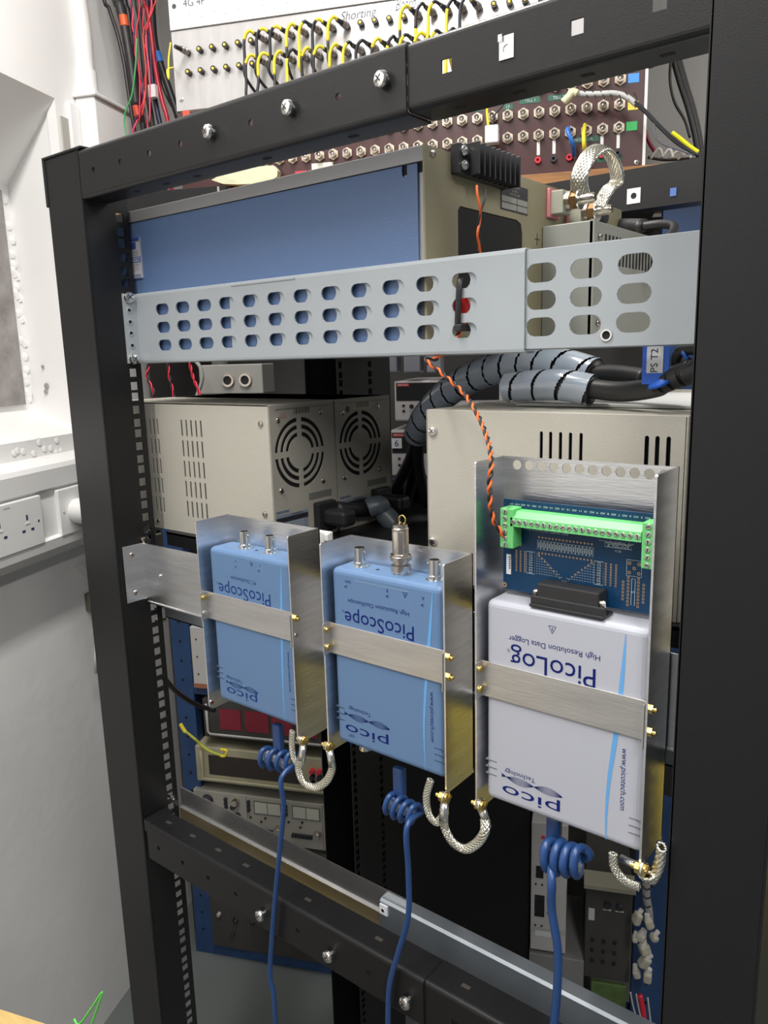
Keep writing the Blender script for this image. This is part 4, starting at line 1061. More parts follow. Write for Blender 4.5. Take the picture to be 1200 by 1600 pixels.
b = MB(); b.tube([at(1020, 600, .605), at(1032, 598, .600), at(1042, 592, .604)], .006, BLUET, 8, flat=.4, sub=4); b.build('tape_wrap', t)
t = thing('cable_label', 'blue and white tape wrapped on the curved black lead at the right post', 'label', tuple(at(1068, 575, .60)))
b = MB(); b.tube([at(1092, 545, .60), at(1066, 548, .605), at(1057, 565, .61), at(1066, 582, .61)], .0045, RUBBER, 10, sub=6); b.build('lead', t)
b = MB(); b.add([at(1062, 578, .603), at(1080, 560, .60), at(1088, 572, .60), at(1072, 584, .605)], [(0, 1, 2, 3)], WHITEL); b.tube([at(1064, 580, .6), at(1082, 572, .6)], .0016, BLUET, 6); b.tube([at(1066, 550, .6), at(1080, 566, .6)], .0016, BLUET, 6); b.build('tape', t)

# black connectors and grey tape between the supplies
def blob(name, label, cat, pts, r, m, flat=.9):
    b = MB(); b.tube(pts, r, m, 12, flat=flat, sub=5); return b.build(name, label=label, cat=cat)
t = thing('mains_lead', 'black mains plug and lead taped in grey between the two supplies', 'cable', tuple(at(600, 820, .78)))
b = MB(); b.tube([at(525, 795, .70), at(560, 797, .74), at(590, 790, .78), at(600, 770, .80)], .0095, RUBBER, 10, sub=6); b.build('cord', t)
b = MB(); b.tube([at(575, 795, .75), at(592, 790, .76), at(598, 800, .765), at(618, 822, .77)], .0135, mat('grey_tape', (.10, .12, .14), .35), 12, sub=5); b.build('tape_wrap', t)
b = MB(); b.tube([at(620, 822, .77), at(645, 815, .80), at(668, 818, .84)], .012, RUBBER, 10, sub=5); b.build('plug_body', t)
t = thing('mains_plug', 'pair of black plugs hanging under the blue strip between the supplies', 'plug', tuple(at(645, 780, .92)))
b = MB(); b.tube([at(612, 765, .9), at(625, 770, .92), at(622, 790, .93)], .018, RUBBER, 12, flat=.7, sub=4); b.build('plug_body', t)
b = MB(); b.tube([at(640, 750, .9), at(655, 762, .92), at(665, 785, .93)], .018, RUBBER, 12, flat=.7, sub=4); b.build('plug_body', t)
t = thing('white_clip', 'small white plastic bracket standing behind the two blue oscilloscopes', 'bracket', tuple(at(515, 830, .60)))
b = MB(); p = at(513, 829, .585); b.box(p.x - .016, p.x + .016, .5685, .575, p.z - .012, p.z + .003, WHITEP, .0015); b.box(p.x + .010, p.x + .016, .566, .569, p.z - .006, p.z + .0015, WHITEP, .001); b.build('clip_body', t)

# ------------------------------------------------------------------ patch panels on the back bench
BYP = 1.42                      # front plane of the patch panels, room frame
pan = thing('socket_bay', 'maroon patch panel with rows of hexagonal coaxial sockets and coloured tabs', 'patch panel', (-.32, BYP, .29), None, TROOM)
b = MB(TROOM); b.box(-.738, .086, BYP, BYP + .003, .290, .453, BROWN); b.box(.086, .0905, BYP - .002, BYP + .012, .288, .66, WHITEP); b.build('panel', pan)
q = MB(Matrix()); q.lathe([(.0098, 0), (.0098, .0035)], mat('nut_bronze', (.55, .47, .36), .35, .8), 6, smooth=False); q.lathe([(.0062, .0035), (.0062, .012), (.0048, .012), (.0048, .004), (.0022, .004), (.0022, .010), (.0001, .011)], NICKEL, 14); SOCK = mesh_of(q, 'panel_socket')
XS = [.0480 - .0256 * k for k in range(30)]
for k, x in enumerate(XS):
    for z, vis in ((.4280, k < 9), (.3905, k < 19), (.3555, True)):
        if vis: put(SOCK, 'coaxial_socket', pan, (x, BYP, z), (0, -1, 0), TROOM)
for k, col in ((0, 'k'), (1, 'r'), (2, 'k'), (3, 'r'), (4, 'k'), (5, 'r'), (9, 'k'), (10, 'r')):
    x = XS[k]; b = MB(TROOM); b.lathe([(.0052, 0), (.0052, .006), (.0024, .006), (.0024, .001)], RED if col == 'r' else INK, 14, p0=(x - .001, BYP, .3165), d=(0, -1, 0)); b.build('jack', pan, label='red test jack' if col == 'r' else 'black test jack')
for k in (0, 1, 4, 5): x = XS[k]; b = MB(TROOM); b.box(x - .003, x + .002, BYP - .0006, BYP, .3250, .3460, WHITEP); b.build('white_strip', pan)
for (u, v), m, w in (((990, 122), mat('blue_sticker', (.08, .32, .85), .5), .0085), ((989, 165), mat('yellow_sticker', (.85, .68, .08), .5), .0080), ((987, 197), mat('green_sticker', (.06, .52, .14), .5), .0085), ((291, 176), mat('red_sticker', (.70, .08, .04), .5), .0070), ((996, 95), MATS['red_sticker'], .0085)):
    p = rm(u, v, BYP); b = MB(TROOM); b.box(p.x - w, p.x + w, BYP - .0006, BYP, p.z - w * .8, p.z + w * .8, m); b.build('colour_tab', pan)
DG = mat('dark_green_tape', (.02, .11, .07), .5)
for u, v, w, s in ((703, 178, .008, '15'), (746, 170, .008, '16'), (794, 167, .008, '17'), (828, 157, .017, 'TELL 1'), (873, 152, .017, 'TELL 2'), (952, 248, .020, 'TW 2'), (912, 218, .024, 'MONITOR'), (724, 243, .006, ''), (747, 241, .006, ''), (769, 238, .006, ''), (395, 283, .006, ''), (410, 288, .006, '')):
    p = rm(u, v, BYP); b = MB(TROOM); b.box(p.x - w, p.x + w, BYP - .0006, BYP, p.z - .0045, p.z + .0045, DG)
    if s: b.text(s, (p.x, BYP - .0007, p.z), X_, Z_, SILK, height=.0045)
    b.build('tape_label', pan)
for u, v in ((284, 156), (995, 254)): p = rm(u, v, BYP); put(MIDSCREW, 'screw', pan, (p.x, BYP, p.z), (0, -1, 0), TROOM)
for u0, v0, u1, v1, m in ((487, 256, 521, 270, mat('paper_label', (.70, .68, .60), .6)), (461, 268, 480, 276, mat('red_label', (.55, .03, .06), .5))):
    p, r = rm(u0, v0, BYP), rm(u1, v1, BYP); b = MB(TROOM); b.box(p.x, r.x, BYP - .0008, BYP, r.z, p.z, m); b.build('panel_label', pan)
# silver shorting board
sh = thing('shorting_board', 'satin silver board lettered Shorting Board, full of coaxial sockets', 'patch panel', (-.32, BYP, .455), None, TROOM)
b = MB(TROOM); b.box(-.738, .086, BYP - .001, BYP + .003, .455, .588, SILVERP)
HW = mat('pencil_grey', (.05, .055, .07), .6)
for s, u, v, w in (('Shorting', 560, 24, .062), ('Board.', 636, 5, .036)):
    p = rm(u, v, BYP - .001); b.text(s, (p.x, BYP - .001, p.z), Vector((1, 0, .02)), Z_, HW, width=w, height=.019, shear=.25)
b.build('panel', sh)
q = MB(Matrix()); q.lathe([(.0052, 0), (.0052, .010), (.0036, .010), (.0036, .004), (.0001, .004)], DGREY, 12); q.lathe([(.0026, .004), (.0026, .0112), (.0001, .0118)], mat('yellow_pin', (.75, .55, .08), .4), 8); PIN = mesh_of(q, 'pin_socket')
q = MB(Matrix()); q.lathe([(.0062, 0), (.0064, .006), (.0054, .007), (.0056, .014), (.0042, .016)], mat('dull_plug_metal', (.34, .30, .29), .35, .9), 14); q.lathe([(.0044, .016), (.0034, .030)], RUBBER, 10); PLUG = mesh_of(q, 'lead_plug')
SX = [-.7063 + .0251 * k for k in range(31)]
r1 = lambda x: .5500 + .012 * max(0, (x + .6) / .35) if x < -.25 else .5590
free1 = set(range(1, 6)) | {13, 14, 15, 16}; free2 = set(range(0, 6)); 
for k, x in enumerate(SX):
    for row, z in ((0, .5505 + .0085 * min(1, max(0, (x + .70) / .35))), (1, .5160)):
        if row == 1 and k > 21: continue
        plugged = not ((row == 0 and (k in free1 or k > 21)) or (row == 1 and k in free2))
        put(PIN, 'pin_socket', sh, (x, BYP - .001, z), (0, -1, 0), TROOM)
        if k == 0 and row == 0: plugged = True
        if plugged:
            t = thing('patch_lead', 'short yellow and black lead plugged into the upper row of the silver board' if row == 0 else 'short yellow and black lead plugged into the lower row of the silver board', 'patch lead', (x, BYP - .012, z), 'patch leads in the upper row of the silver board' if row == 0 else 'patch leads in the lower row of the silver board', TROOM)
            if k == 0: t['label'] = 'thin yellow wire lead alone at the left end of the silver board'; del t['group']
            put(PLUG, 'plug', t, (x, BYP - .006, z), (-.30, -1, .0), TROOM)
            j = random.uniform(-.003, .003)
            if k == 0: pts = [(x - .013, BYP - .042, z + .004), (x - .018, BYP - .045, z - .025), (x - .020, BYP - .045, z - .055), (x - .030, BYP - .03, z - .035), (x - .032, BYP - .004, z - .022)]; rr = .0014
            else: pts = [(x - .009, BYP - .033, z + .001), (x - .015 + j, BYP - .040, z + .003), (x - .024 + j, BYP - .040, z - .010), (x - .026 + j, BYP - .038, z - .040), (x - .027 + 2 * j, BYP - .036, z - .066), (x - .018, BYP - .01, z - .090)]; rr = .0027
            P = spline([Vector(p) for p in pts], 8); cut = random.choice((.25, .40, .55)); sw = int(len(P) * cut); mm = [YELLOW, BLKW] if random.random() < .55 else [BLKW, YELLOW]
            if k == 0: mm = [YELLOW, YELLOW]
            b = MB(TROOM); b.tube(P[:sw + 1], rr, mm[0], 8); b.tube(P[sw:], rr, mm[1], 8); b.build('cord', t)
# white board above
t = thing('white_board', 'white metal panel with faint pencilled numbers above the silver board', 'panel', (-.32, BYP, .59), None, TROOM)
b = MB(TROOM); b.box(-.738, .086, BYP - .004, BYP + .003, .590, 1.05, WHITEB)
p = rm(303, 3, BYP - .004); b.text('4G 4P', (p.x, BYP - .004, p.z), X_, Z_, HW, height=.012)
p = rm(272, 10, BYP - .004); b.lathe([(.0042, 0), (.0042, .0004)], HW, 12, p0=(p.x, BYP - .004, p.z), d=(0, -1, 0))
for k in range(12): p = rm(296 + k * 19, 22 - k * 2.2 + (6 if k % 2 else 0), BYP - .004); b.lathe([(.0008, 0), (.0008, .0004)], HW, 6, p0=(p.x, BYP - .004, p.z), d=(0, -1, 0))
b.build('board', t)
t = thing('worktop', 'orange wooden bench top edge under the maroon patch panel', 'bench top', (-.3, 1.5, .27), None, TROOM)
b = MB(TROOM); b.box(-.868, .195, 1.385, 1.76, .2715, .2885, WOOD, .001); b.build('board', t)

# leads hanging over the maroon panel
def rwire(name, label, cat, y, uv, rpx, m, grp=None, sub=6, flat=1.0):
    if uv[0][1] == -30: uv = [(uv[0][0] - 8, -330)] + list(uv)   # the bunch comes down from the ceiling
    pts = [rm(u, v, y if not isinstance(y, (list, tuple)) else y[i]) for i, (u, v) in enumerate(uv)]
    depth = abs((RR @ Vector((-AX.z, -AY.z, -AZ.z))).dot(pts[len(pts) // 2])); r = rpx * depth / 1217
    b = MB(TROOM); b.tube(pts, r, m, 8, sub=sub, flat=flat)
    return b.build(name, label=label, cat=cat, group=grp)
def part_wire(parent, name, y, uv, rpx, m, label=None):
    pts = [rm(u, v, y if not isinstance(y, (list, tuple)) else y[i]) for i, (u, v) in enumerate(uv)]
    depth = abs((RR @ Vector((-AX.z, -AY.z, -AZ.z))).dot(pts[len(pts) // 2])); r = rpx * depth / 1217
    b = MB(TROOM); b.tube(pts, r, m, 8, sub=6); return b.build(name, parent, label=label)
rwire('patch_lead', 'thick blue jumper looping between a socket and a red jack on the maroon panel', 'patch lead', [1.41, 1.385, 1.385, 1.41], [(889, 200), (887, 205), (895, 225), (896, 243)], 3.4, mat('bright_blue_wire', (.03, .16, .60), .35))
rwire('patch_lead', 'thick yellow jumper looping down to a black jack on the maroon panel', 'patch lead', [1.41, 1.385, 1.385, 1.41], [(914, 195), (912, 210), (913, 230), (914, 240)], 3.2, YELLOW)
t = thing('adaptor_block', 'white inline connector block on thin wires hanging over the maroon panel', 'connector', tuple(rm(768, 212, 1.39)), None, TROOM)
p0, p1 = rm(758, 197, 1.38), rm(779, 223, 1.38); b = MB(TROOM); b.box(p0.x, p1.x, 1.375, 1.395, p1.z, p0.z, WHITEP, .002); b.build('block', t)
part_wire(t, 'yellow_wire', 1.39, [(762, 160), (761, 175), (763, 197)], 2, YELLOW)
part_wire(t, 'black_wire', 1.39, [(795, 152), (785, 165), (773, 180), (770, 197)], 1.5, BLKW)
part_wire(t, 'black_wire', 1.39, [(761, 222), (760, 240), (762, 262)], 1.8, BLKW)
t = thing('sleeved_wire_bundle', 'wires in white spiral sleeve running across the maroon panel to the right', 'wire bundle', tuple(rm(950, 147, 1.38)), None, TROOM)
part_wire(t, 'spiral_sleeve', 1.375, [(888, 143), (910, 147), (935, 147), (960, 146), (980, 152), (996, 165)], 4.5, mat('pale_sleeve', (.55, .55, .53), .4))
part_wire(t, 'masking_tape', 1.37, [(880, 160), (890, 150), (894, 144), (902, 146)], 6, mat('cream_tape', (.70, .66, .42), .6))
for dv in (0, 4): part_wire(t, 'black_wire', 1.37, [(992, 158 + dv), (1008, 172 + dv), (1035, 200 + dv), (1060, 222 + dv), (1092, 244)], 2.0, BLKW)
part_wire(t, 'grey_wire', 1.37, [(1008, 175), (1022, 192), (1023, 212), (1035, 225), (1060, 234), (1085, 243)], 1.3, mat('grey_wire', (.12, .13, .16), .4))
for k in range(7): part_wire(t, 'wire_turn', 1.372, [(912 + k * 13, 141 + k * .6), (916 + k * 13, 147 + k * .6), (918 + k * 13, 153 + k * .6)], 1.0, BLKW)
rwire('yellow_sleeve', 'bright yellow pointed cable sleeve at the right end of the bench top', 'sleeve', 1.45, [(1050, 207), (1062, 216), (1078, 229), (1091, 238)], 3.4, YTAPE)
for i, (du, lab) in enumerate(((0, 'outer black cable in the bunch right of the maroon panel'), (6, 'middle black cable in the bunch right of the maroon panel'), (11, 'brownish black cable in the bunch right of the maroon panel'))):
    rwire('hanging_cable', lab, 'cable', 1.55 + i * .012, [(1040 + du, 30), (1050 + du, 85), (1062 + du, 130), (1075 + du * .9, 170), (1086 + du * .8, 215), (1092 + du * .6, 252)], 4 if i < 2 else 3, RUBBER if i < 2 else mat('brown_black', (.05, .035, .035), .5))
rwire('hanging_cable', 'thin dark cable bowing left of the black bunch, above the wooden bench', 'cable', 1.53, [(1050, 85), (1047, 110), (1048, 135), (1055, 162), (1070, 188), (1078, 215)], 2.2, RUBBER)
rwire('hanging_cable', 'short black cable end crossing the top right of the maroon panel', 'cable', 1.5, [(1013, 106), (1025, 101), (1045, 88)], 2, RUBBER)
rwire('hanging_cable', 'dark red cable behind the right edge of the maroon panel', 'cable', 1.5, [(1008, 205), (1014, 222), (1024, 238)], 3, mat('dark_red', (.25, .01, .03), .4))
GW = mat('pale_grey_wire', (.55, .54, .52), .5)
for k, pts in enumerate((([(1016, 248), (1030, 232), (1036, 246)]), ([(1034, 247), (1046, 233), (1052, 246)]), ([(1046, 247), (1060, 236), (1070, 243)]), ([(1058, 249), (1074, 238), (1080, 247)]), ([(1012, 246), (1040, 250), (1075, 248), (1090, 250)]))):
    rwire('scrap_wire', 'grey wire offcut piled on the wooden bench top', 'wire', 1.46 + k * .01, pts, 2.2, GW if k < 4 else RUBBER, 'wire offcuts on the bench top')
o = [x for x in bpy.data.objects if x.name.startswith('scrap_wire')][-1]; o['label'] = 'thin black wire lying along the wooden bench top'; del o['group']
p = [rm(u, v, 1.405) for u, v in ((334, 283), (350, 274), (384, 268), (388, 264), (430, 260), (437, 268), (436, 278), (418, 288), (375, 290), (352, 289))]
b = MB(TROOM); b.prism([(q.x, q.z) for q in p], 1.395, 1.412, mat('crumpled_tape', (.62, .62, .42), .6, bump=1, bscale=60), 'y'); b.build('crumpled_paper', label='crumpled cream paper tape between the black beam and the blue power supply', cat='paper')
t = thing('tray_edge', 'dark box edge under the crumpled paper behind the top beam', 'box', tuple(rm(345, 300, 1.3)), None, TROOM)
b = MB(TROOM); pl, pr = rm(186, 285, 1.37), rm(352, 289, 1.37); b.box(pl.x, pr.x, 1.370, 1.384, .2000, pr.z, HOLE, .001); pm = rm(341, 290, 1.369); b.box(pm.x - .002, pm.x + .002, 1.368, 1.3705, .2895, pr.z - .002, NICKEL); b.build('panel', t)

# cable bundle hanging at the left corner
def hang(label, y, uv, rpx, m, name='hanging_cable', grp=None): return rwire(name, label, 'cable', y, uv, rpx, m, grp)
def tape(parent, y, a, c, rpx, m, name='tape_band'): return part_wire(parent, name, y, [a, ((a[0] + c[0]) / 2, (a[1] + c[1]) / 2), c], rpx, m)
low_end = lambda u: [(u + 2, 240), (u + 6, 300)]
hang('slim black cable at the far left of the corner bunch', 1.52, [(160, -30), (171, 15), (184, 55), (194, 100), (200, 140), (206, 180), (212, 215)] + low_end(212), 3.0, RUBBER)
o = hang('fat black cable with orange tape, left side of the corner bunch', 1.54, [(180, -30), (187, 10), (194, 40), (201, 80), (207, 120), (213, 165)], 7.0, mat('grey_black', (.035, .033, .034), .5)); tape(o, 1.54, (192, 25), (195, 42), 7.6, mat('orange_tape', (.75, .12, .03), .5)); tape(o, 1.54, (212, 166), (216, 182), 6.5, MATS['red_sticker'])
hang('black cable beside the fat taped one in the corner bunch', 1.56, [(192, -30), (200, 20), (206, 70), (212, 120), (220, 170), (226, 215)] + low_end(226), 5, RUBBER)
hang('grey-black cable in the middle of the corner bunch', 1.57, [(213, -30), (219, 30), (223, 80), (228, 130), (236, 180), (240, 215)] + low_end(240), 4.5, MATS['grey_black'])
hang('navy cable near a white tag in the corner bunch', 1.56, [(228, -30), (233, 40), (236, 90), (239, 135), (246, 175), (252, 205)] + low_end(252), 4, mat('navy_cable', (.01, .015, .05), .4))
hang('thick crimson cable at the right of the corner bunch', 1.55, [(222, -30), (230, 15), (236, 50), (240, 85), (246, 125), (254, 160), (262, 190)] + low_end(262), 3.6, mat('crimson', (.42, .01, .03), .35))
o = hang('black cable with blue tape leaning right in the corner bunch', 1.60, [(236, -30), (238, 30), (242, 70), (252, 105), (264, 140), (276, 175), (286, 210)] + low_end(286), 6.0, RUBBER); tape(o, 1.60, (245, 82), (250, 98), 6.6, mat('blue_tape_bright', (.03, .22, .70), .5))
hang('thin black and white wire beside the blue-taped cable', 1.61, [(247, 100), (252, 130), (262, 155), (275, 178), (284, 195)], 1.6, BLKW)
twisted('pink and black twisted wires down the middle of the corner bunch', [TROOM.inverted() and (TRACK.inverted() @ (TROOM @ rm(u, v, 1.50))) for u, v in ((196, -330), (203, -30), (206, 10), (209, 50), (213, 85), (218, 115), (224, 145), (222, 170), (212, 190), (208, 215))], .0016, 12, PINK, mat('purple_black', (.06, .02, .06), .4), grp=None)
twisted('red and black twisted wires right of the pink pair in the corner bunch', [TRACK.inverted() @ (TROOM @ rm(u, v, 1.51)) for u, v in ((214, -330), (222, -30), (223, 20), (226, 60), (228, 100), (226, 140), (224, 165), (230, 200), (232, 220))], .0015, 12, RED, BLKW)
rwire('hanging_wire', 'orange-red wire curling in front of the corner bunch', 'wire', 1.48, [(243, -30), (240, 10), (232, 32), (224, 50), (225, 75), (228, 110), (227, 150), (222, 180)], 1.2, mat('red_orange', (.60, .05, .03), .4))
rwire('hanging_wire', 'thin green wire hanging left of the corner bunch', 'wire', 1.48, [(214, 60), (212, 100), (209, 130), (205, 152), (197, 172), (194, 190), (198, 215)], 1.2, GREENW)
for i, (a, c, d_) in enumerate((((236, -30), (228, 60), 'upper'), ((216, -30), (212, 60), 'middle'))):
    rwire('hanging_wire', 'red wire at the top %s of the corner bunch' % ('right' if i == 0 else 'left'), 'wire', 1.49, [a, ((a[0] + c[0]) / 2 + 4, 15), c, (c[0] + 6, 120), (c[0] + 6, 190)], 1.2, RED if i else PINK)
p = rm(241, 144, 1.545); b = MB(TROOM); b.box(p.x - .008, p.x + .008, 1.535, 1.548, p.z - .012, p.z + .012, WHITEP, .001); b.build('cable_tag', label='small white tag clipped on the corner cable bunch', cat='tag')

# ------------------------------------------------------------------ blue frame rack behind, with its instruments
RY = 1.46
br = thing('blue_frame_rack', 'old blue steel rack frame standing behind the black rack', 'rack', (-.4, 1.6, -H), None, TROOM)
for x0, x1, zt_ in ((-.868, -.820, -.24), (.125, .185, .262)):
    b = MB(TROOM)
    b.box(x0, x1, RY, RY + .028, -H, zt_, BLUEF, .001)
    for k in range(34 if zt_ > 0 else 24): b.lathe([(.0035, 0), (.0035, .0003)], HOLE, 8, p0=((x0 + x1) / 2, RY, -1.32 + k * .045), d=(0, -1, 0))
    b.build('post', br)
for z0, z1 in ((-1.385, -1.352), (-.262, -.235), (-.722, -.700)):
    b = MB(TROOM); b.box(-.820, .125 if z0 < -1 or z0 > -.3 else -.45, RY + .001, RY + .03, z0, z1, BLUEF, .001); b.build('crossbar', br)
b = MB(TROOM); b.box(-.82, .185, 1.74, 1.745, -1.33, .262, DARKI); b.box(-.868, -.864, RY, 1.745, -1.33, .262, DARKI); b.build('rear_panel', br)  # dark sheets added so the inside of the frame stays dark
b = MB(TROOM); b.box(-.462, -.085, 1.475, 1.72, -1.335, -.262, HOLE); b.build('dark_interior_fill', br)  # solid dark block stands in for the shaded interior of the frame
# dark shelf below the bench
b = MB(TROOM); b.box(-.82, .125, 1.50, 1.73, .255, .262, DARKI); b.build('shelf', br)

def inst(name, label, cat, x0, x1, z0, z1, m, depth=.22, y=RY - .012, bev=.002):
    t = thing(name, label, cat, ((x0 + x1) / 2, y + depth / 2, z0), None, TROOM)
    b = MB(TROOM); b.box(x0, x1, y, y + depth, z0, z1, m, bev); b.build('case', t)
    return t, y
def knob(t, x, z, y, r, m, h=.010, name='knob'):
    b = MB(TROOM); b.lathe([(r, 0), (r * .95, h * .8), (r * .8, h), (.0001, h)], m, 14, p0=(x, y, z), d=(0, -1, 0)); b.build(name, t)
def fbox(t, name, x0, x1, z0, z1, y, m, th=.001, bev=0, label=None):
    b = MB(TROOM); b.box(x0, x1, y - th, y + .0005, z0, z1, m, bev); return b.build(name, t, label=label)
# perforated panel
t, y = inst('perforated_unit', 'light grey unit with small holes beside the blue post', 'instrument', -.812, -.66, -.700, -.560, mat('pale_unit', (.50, .49, .47), .5))
b = MB(TROOM)
for i in range(6):
    for j in range(3): b.box(-.800 + i * .022, -.797 + i * .022, y - .0006, y, -.590 - j * .040, -.586 - j * .040, HOLE)
b.box(-.812, -.66, y - .0008, y, -.700, -.690, mat('rust_edge', (.32, .13, .08), .7)); b.build('perforation', t)
# red display counter
t, y = inst('counter_display', 'dark unit with red display windows under the left oscilloscope', 'instrument', -.795, -.48, -.815, -.725, DARKI)
b = MB(TROOM); b.tube([(-.785, y - .003, -.735), (-.785, y - .003, -.80), (-.78, y - .003, -.806), (-.49, y - .003, -.806), (-.485, y - .003, -.80), (-.485, y - .003, -.735)], .0028, mat('bezel_grey', (.40, .40, .38), .5), 8); b.build('bezel', t)
for x0, x1 in ((-.755, -.705), (-.695, -.640), (-.632, -.585), (-.575, -.53)): fbox(t, 'red_window', x0, x1, -.792, -.745, y, REDF, .002)
# cream instrument
t, y = inst('cream_meter', 'cream framed bench instrument with dark window behind the left blue coil', 'instrument', -.822, -.490, -.925, -.840, CREAM)
fbox(t, 'dark_window', -.790, -.575, -.905, -.858, y, mat('window_dark', (.03, .022, .018), .35), .001)
for i in range(2):
    for j in range(3): knob(t, -.545 + i * .016, -.868 - j * .014, y, .0055, RED if j == 0 else INK, .012, 'binding_post')
b = MB(TROOM); b.tube([(-.805, y - .004, -.848), (-.805, y - .004, -.916), (-.50, y - .004, -.916), (-.50, y - .004, -.848)], .0035, CREAM, 8); b.build('trim', t)
# grey double-meter supply
t, y = inst('dual_meter_supply', 'grey instrument with two white meter windows and rows of small buttons', 'instrument', -.835, -.482, -1.060, -.948, GREYI)
W = mat('meter_face', (.50, .50, .43), .5)
for x0 in (-.685, -.595):
    f = fbox(t, 'meter_window', x0 - .003, x0 + .063, -.990, -.958, y, mat('meter_rim', (.12, .12, .10), .5), .0008)
    fbox(f, 'meter_face', x0, x0 + .029, -.987, -.961, y - .0008, W); fbox(f, 'meter_face', x0 + .031, x0 + .060, -.987, -.961, y - .0008, W)
for x in (-.755, -.700, -.612):
    for j in range(3): knob(t, x, -.962 - j * .010, y, .0042, INK, .006, 'button')
for x, z, r in ((-.730, -.964, .0085), (-.735, -.975, .006), (-.800, -.97, .014), (-.728, -1.0, .0075), (-.632, -1.020, .009), (-.540, -1.020, .009)): knob(t, x, z, y, r, NICKEL if r > .008 and x > -.79 else INK, .014)
b = MB(TROOM)
for x0 in (-.685, -.600):
    for j in range(8): b.box(x0 + j * .0062, x0 + j * .0062 + .0045, y - .008, y, -1.033, -1.025, INK, .0008)
b.build('button_row', t)
for x, z in ((-.697, -1.0), (-.672, -1.008), (-.662, -.998), (-.607, -1.0), (-.575, -.997), (-.580, -1.010)): knob(t, x, z, y, .0026, HOLE, .002, 'socket')
fbox(t, 'switch', -.512, -.503, -1.012, -.996, y, INK, .003)
b = MB(TROOM); b.box(-.528, -.5272, y - .0005, y, -1.058, -.950, INK); b.box(-.7052, -.7045, y - .0005, y, -1.058, -.950, INK); b.build('panel_line', t)
t, y = inst('grey_cabinet', 'dim grey case under the double-meter instrument', 'instrument', -.83, -.475, -1.190, -1.080, mat('dim_case', (.16, .155, .13), .6)); fbox(t, 'dark_window', -.60, -.49, -1.17, -1.10, y, HOLE)
t, y = inst('scrap_box', 'dark box of loose connectors at the bottom of the blue frame', 'box', -.815, -.50, -1.350, -1.215, DARKI)
for i in range(26): knob(t, -.80 + .28 * random.random(), -1.32 + .10 * random.random(), y, random.uniform(.003, .007), random.choice((DGREY, GREYI, DGREY, INK)), .008, 'connector')
# modules to the right of the dark interior block
t, y = inst('module_strip', 'narrow light grey rack module standing below the white data logger', 'instrument', -.080, -.008, -1.225, -.930, mat('module_grey', (.44, .43, .42), .5), .2)
for z0, z1, x0, x1 in ((-1.055, -1.028, -.070, -.055), (-1.145, -1.095, -.072, -.052)): fbox(t, 'dark_window', x0, x1, z0, z1, y, HOLE)
for i in range(14): knob(t, -.070 + (i % 4) * .013, -1.070 - (i // 4) * .032, y, .0022, INK, .002, 'socket')
fbox(t, 'red_lamp', -.060, -.053, -.965, -.958, y, RED)
fbox(t, 'label_strip', -.070, -.038, -1.190, -1.178, y, mat('white_strip', (.6, .6, .6), .5)); fbox(t, 'end_plate', -.080, -.008, -1.182 - .001, -1.170, y, mat('module_edge', (.36, .36, .35), .5), .0006)
t, y = inst('metal_case', 'dim grey panel case below the module strip', 'instrument', -.082, .03, -1.38, -1.235, mat('dim_grey', (.20, .20, .20), .5), .2)
t, y = inst('dark_supply_case', 'dark olive case with two knobs and a torn white sticker, lower right', 'instrument', .030, .120, -1.270, -1.055, DARKI, .2)
fbox(t, 'white_sticker', .036, .048, -1.135, -1.108, y, mat('torn_sticker', (.5, .5, .48), .6))
for x in (.072, .096): knob(t, x, -1.095, y, .0075, INK, .008); fbox(t, 'white_mark', x - .008, x + .008, -1.108, -1.1055, y, GW)
for i in range(3):
    for j in range(3): knob(t, .045 + i * .022, -1.180 - j * .024, y, .004, HOLE, .004, 'socket')
b = MB(TROOM); b.box(.025, .122, 1.40, RY - .012, -1.030, -1.022, mat('olive_shelf', (.22, .21, .16), .6)); b.build('small_shelf', label='olive metal shelf lip under the data logger coil', cat='shelf')
t, y = inst('green_board_unit', 'mottled green circuit card at the lower right of the blue frame', 'circuit board', .045, .115, -1.375, -1.280, YGREEN, .01)
# connector bunch in front of the blue post
t = thing('wrapped_cable_bundle', 'bunch of cream connectors on a wrapped cable hanging on the right blue post', 'cable', tuple(rm(1010, 1590, 1.42)), None, TROOM)
part_wire(t, 'wrapped_cord', 1.41, [(1010, 1370), (1010, 1400), (1014, 1425), (1015, 1450)], 6, mat('grey_sleeve', (.30, .29, .29), .5))
for k in range(5): part_wire(t, 'wrap_turn', 1.402, [(1004, 1385 + k * 14), (1010, 1390 + k * 14), (1017, 1388 + k * 14)], 1.2, BLKW)
for i, (u, v, w, h) in enumerate(((996, 1432, 6, 14), (1013, 1440, 7, 11), (1002, 1462, 8, 9), (1022, 1463, 6, 7), (1006, 1480, 9, 12), (992, 1465, 5, 6), (1008, 1500, 8, 14), (994, 1518, 6, 10), (1012, 1524, 7, 12))):
    p = rm(u, v, 1.40); s = 1.35 / 1217; b = MB(TROOM); Lr = Matrix.Translation(p) @ Matrix.Rotation(random.uniform(-.5, .5), 4, 'Y') @ Matrix.Rotation(random.uniform(-.5, .5), 4, 'Z'); b.box(-w * s, w * s, -.010, .008, -h * s, h * s * .6, mat('cream_connector', (.42, .40, .33), .5), .004, L=Lr); b.lathe([(w * s * .8, 0), (w * s * .7, .010)], GW, 8, L=Lr, p0=(0, 0, h * s * .5), d=(.3, 0, 1)); b.build('connector', t)
part_wire(t, 'red_lead', 1.40, [(1000, 1555), (1003, 1570), (1006, 1590), (1004, 1615)], 4, RED)
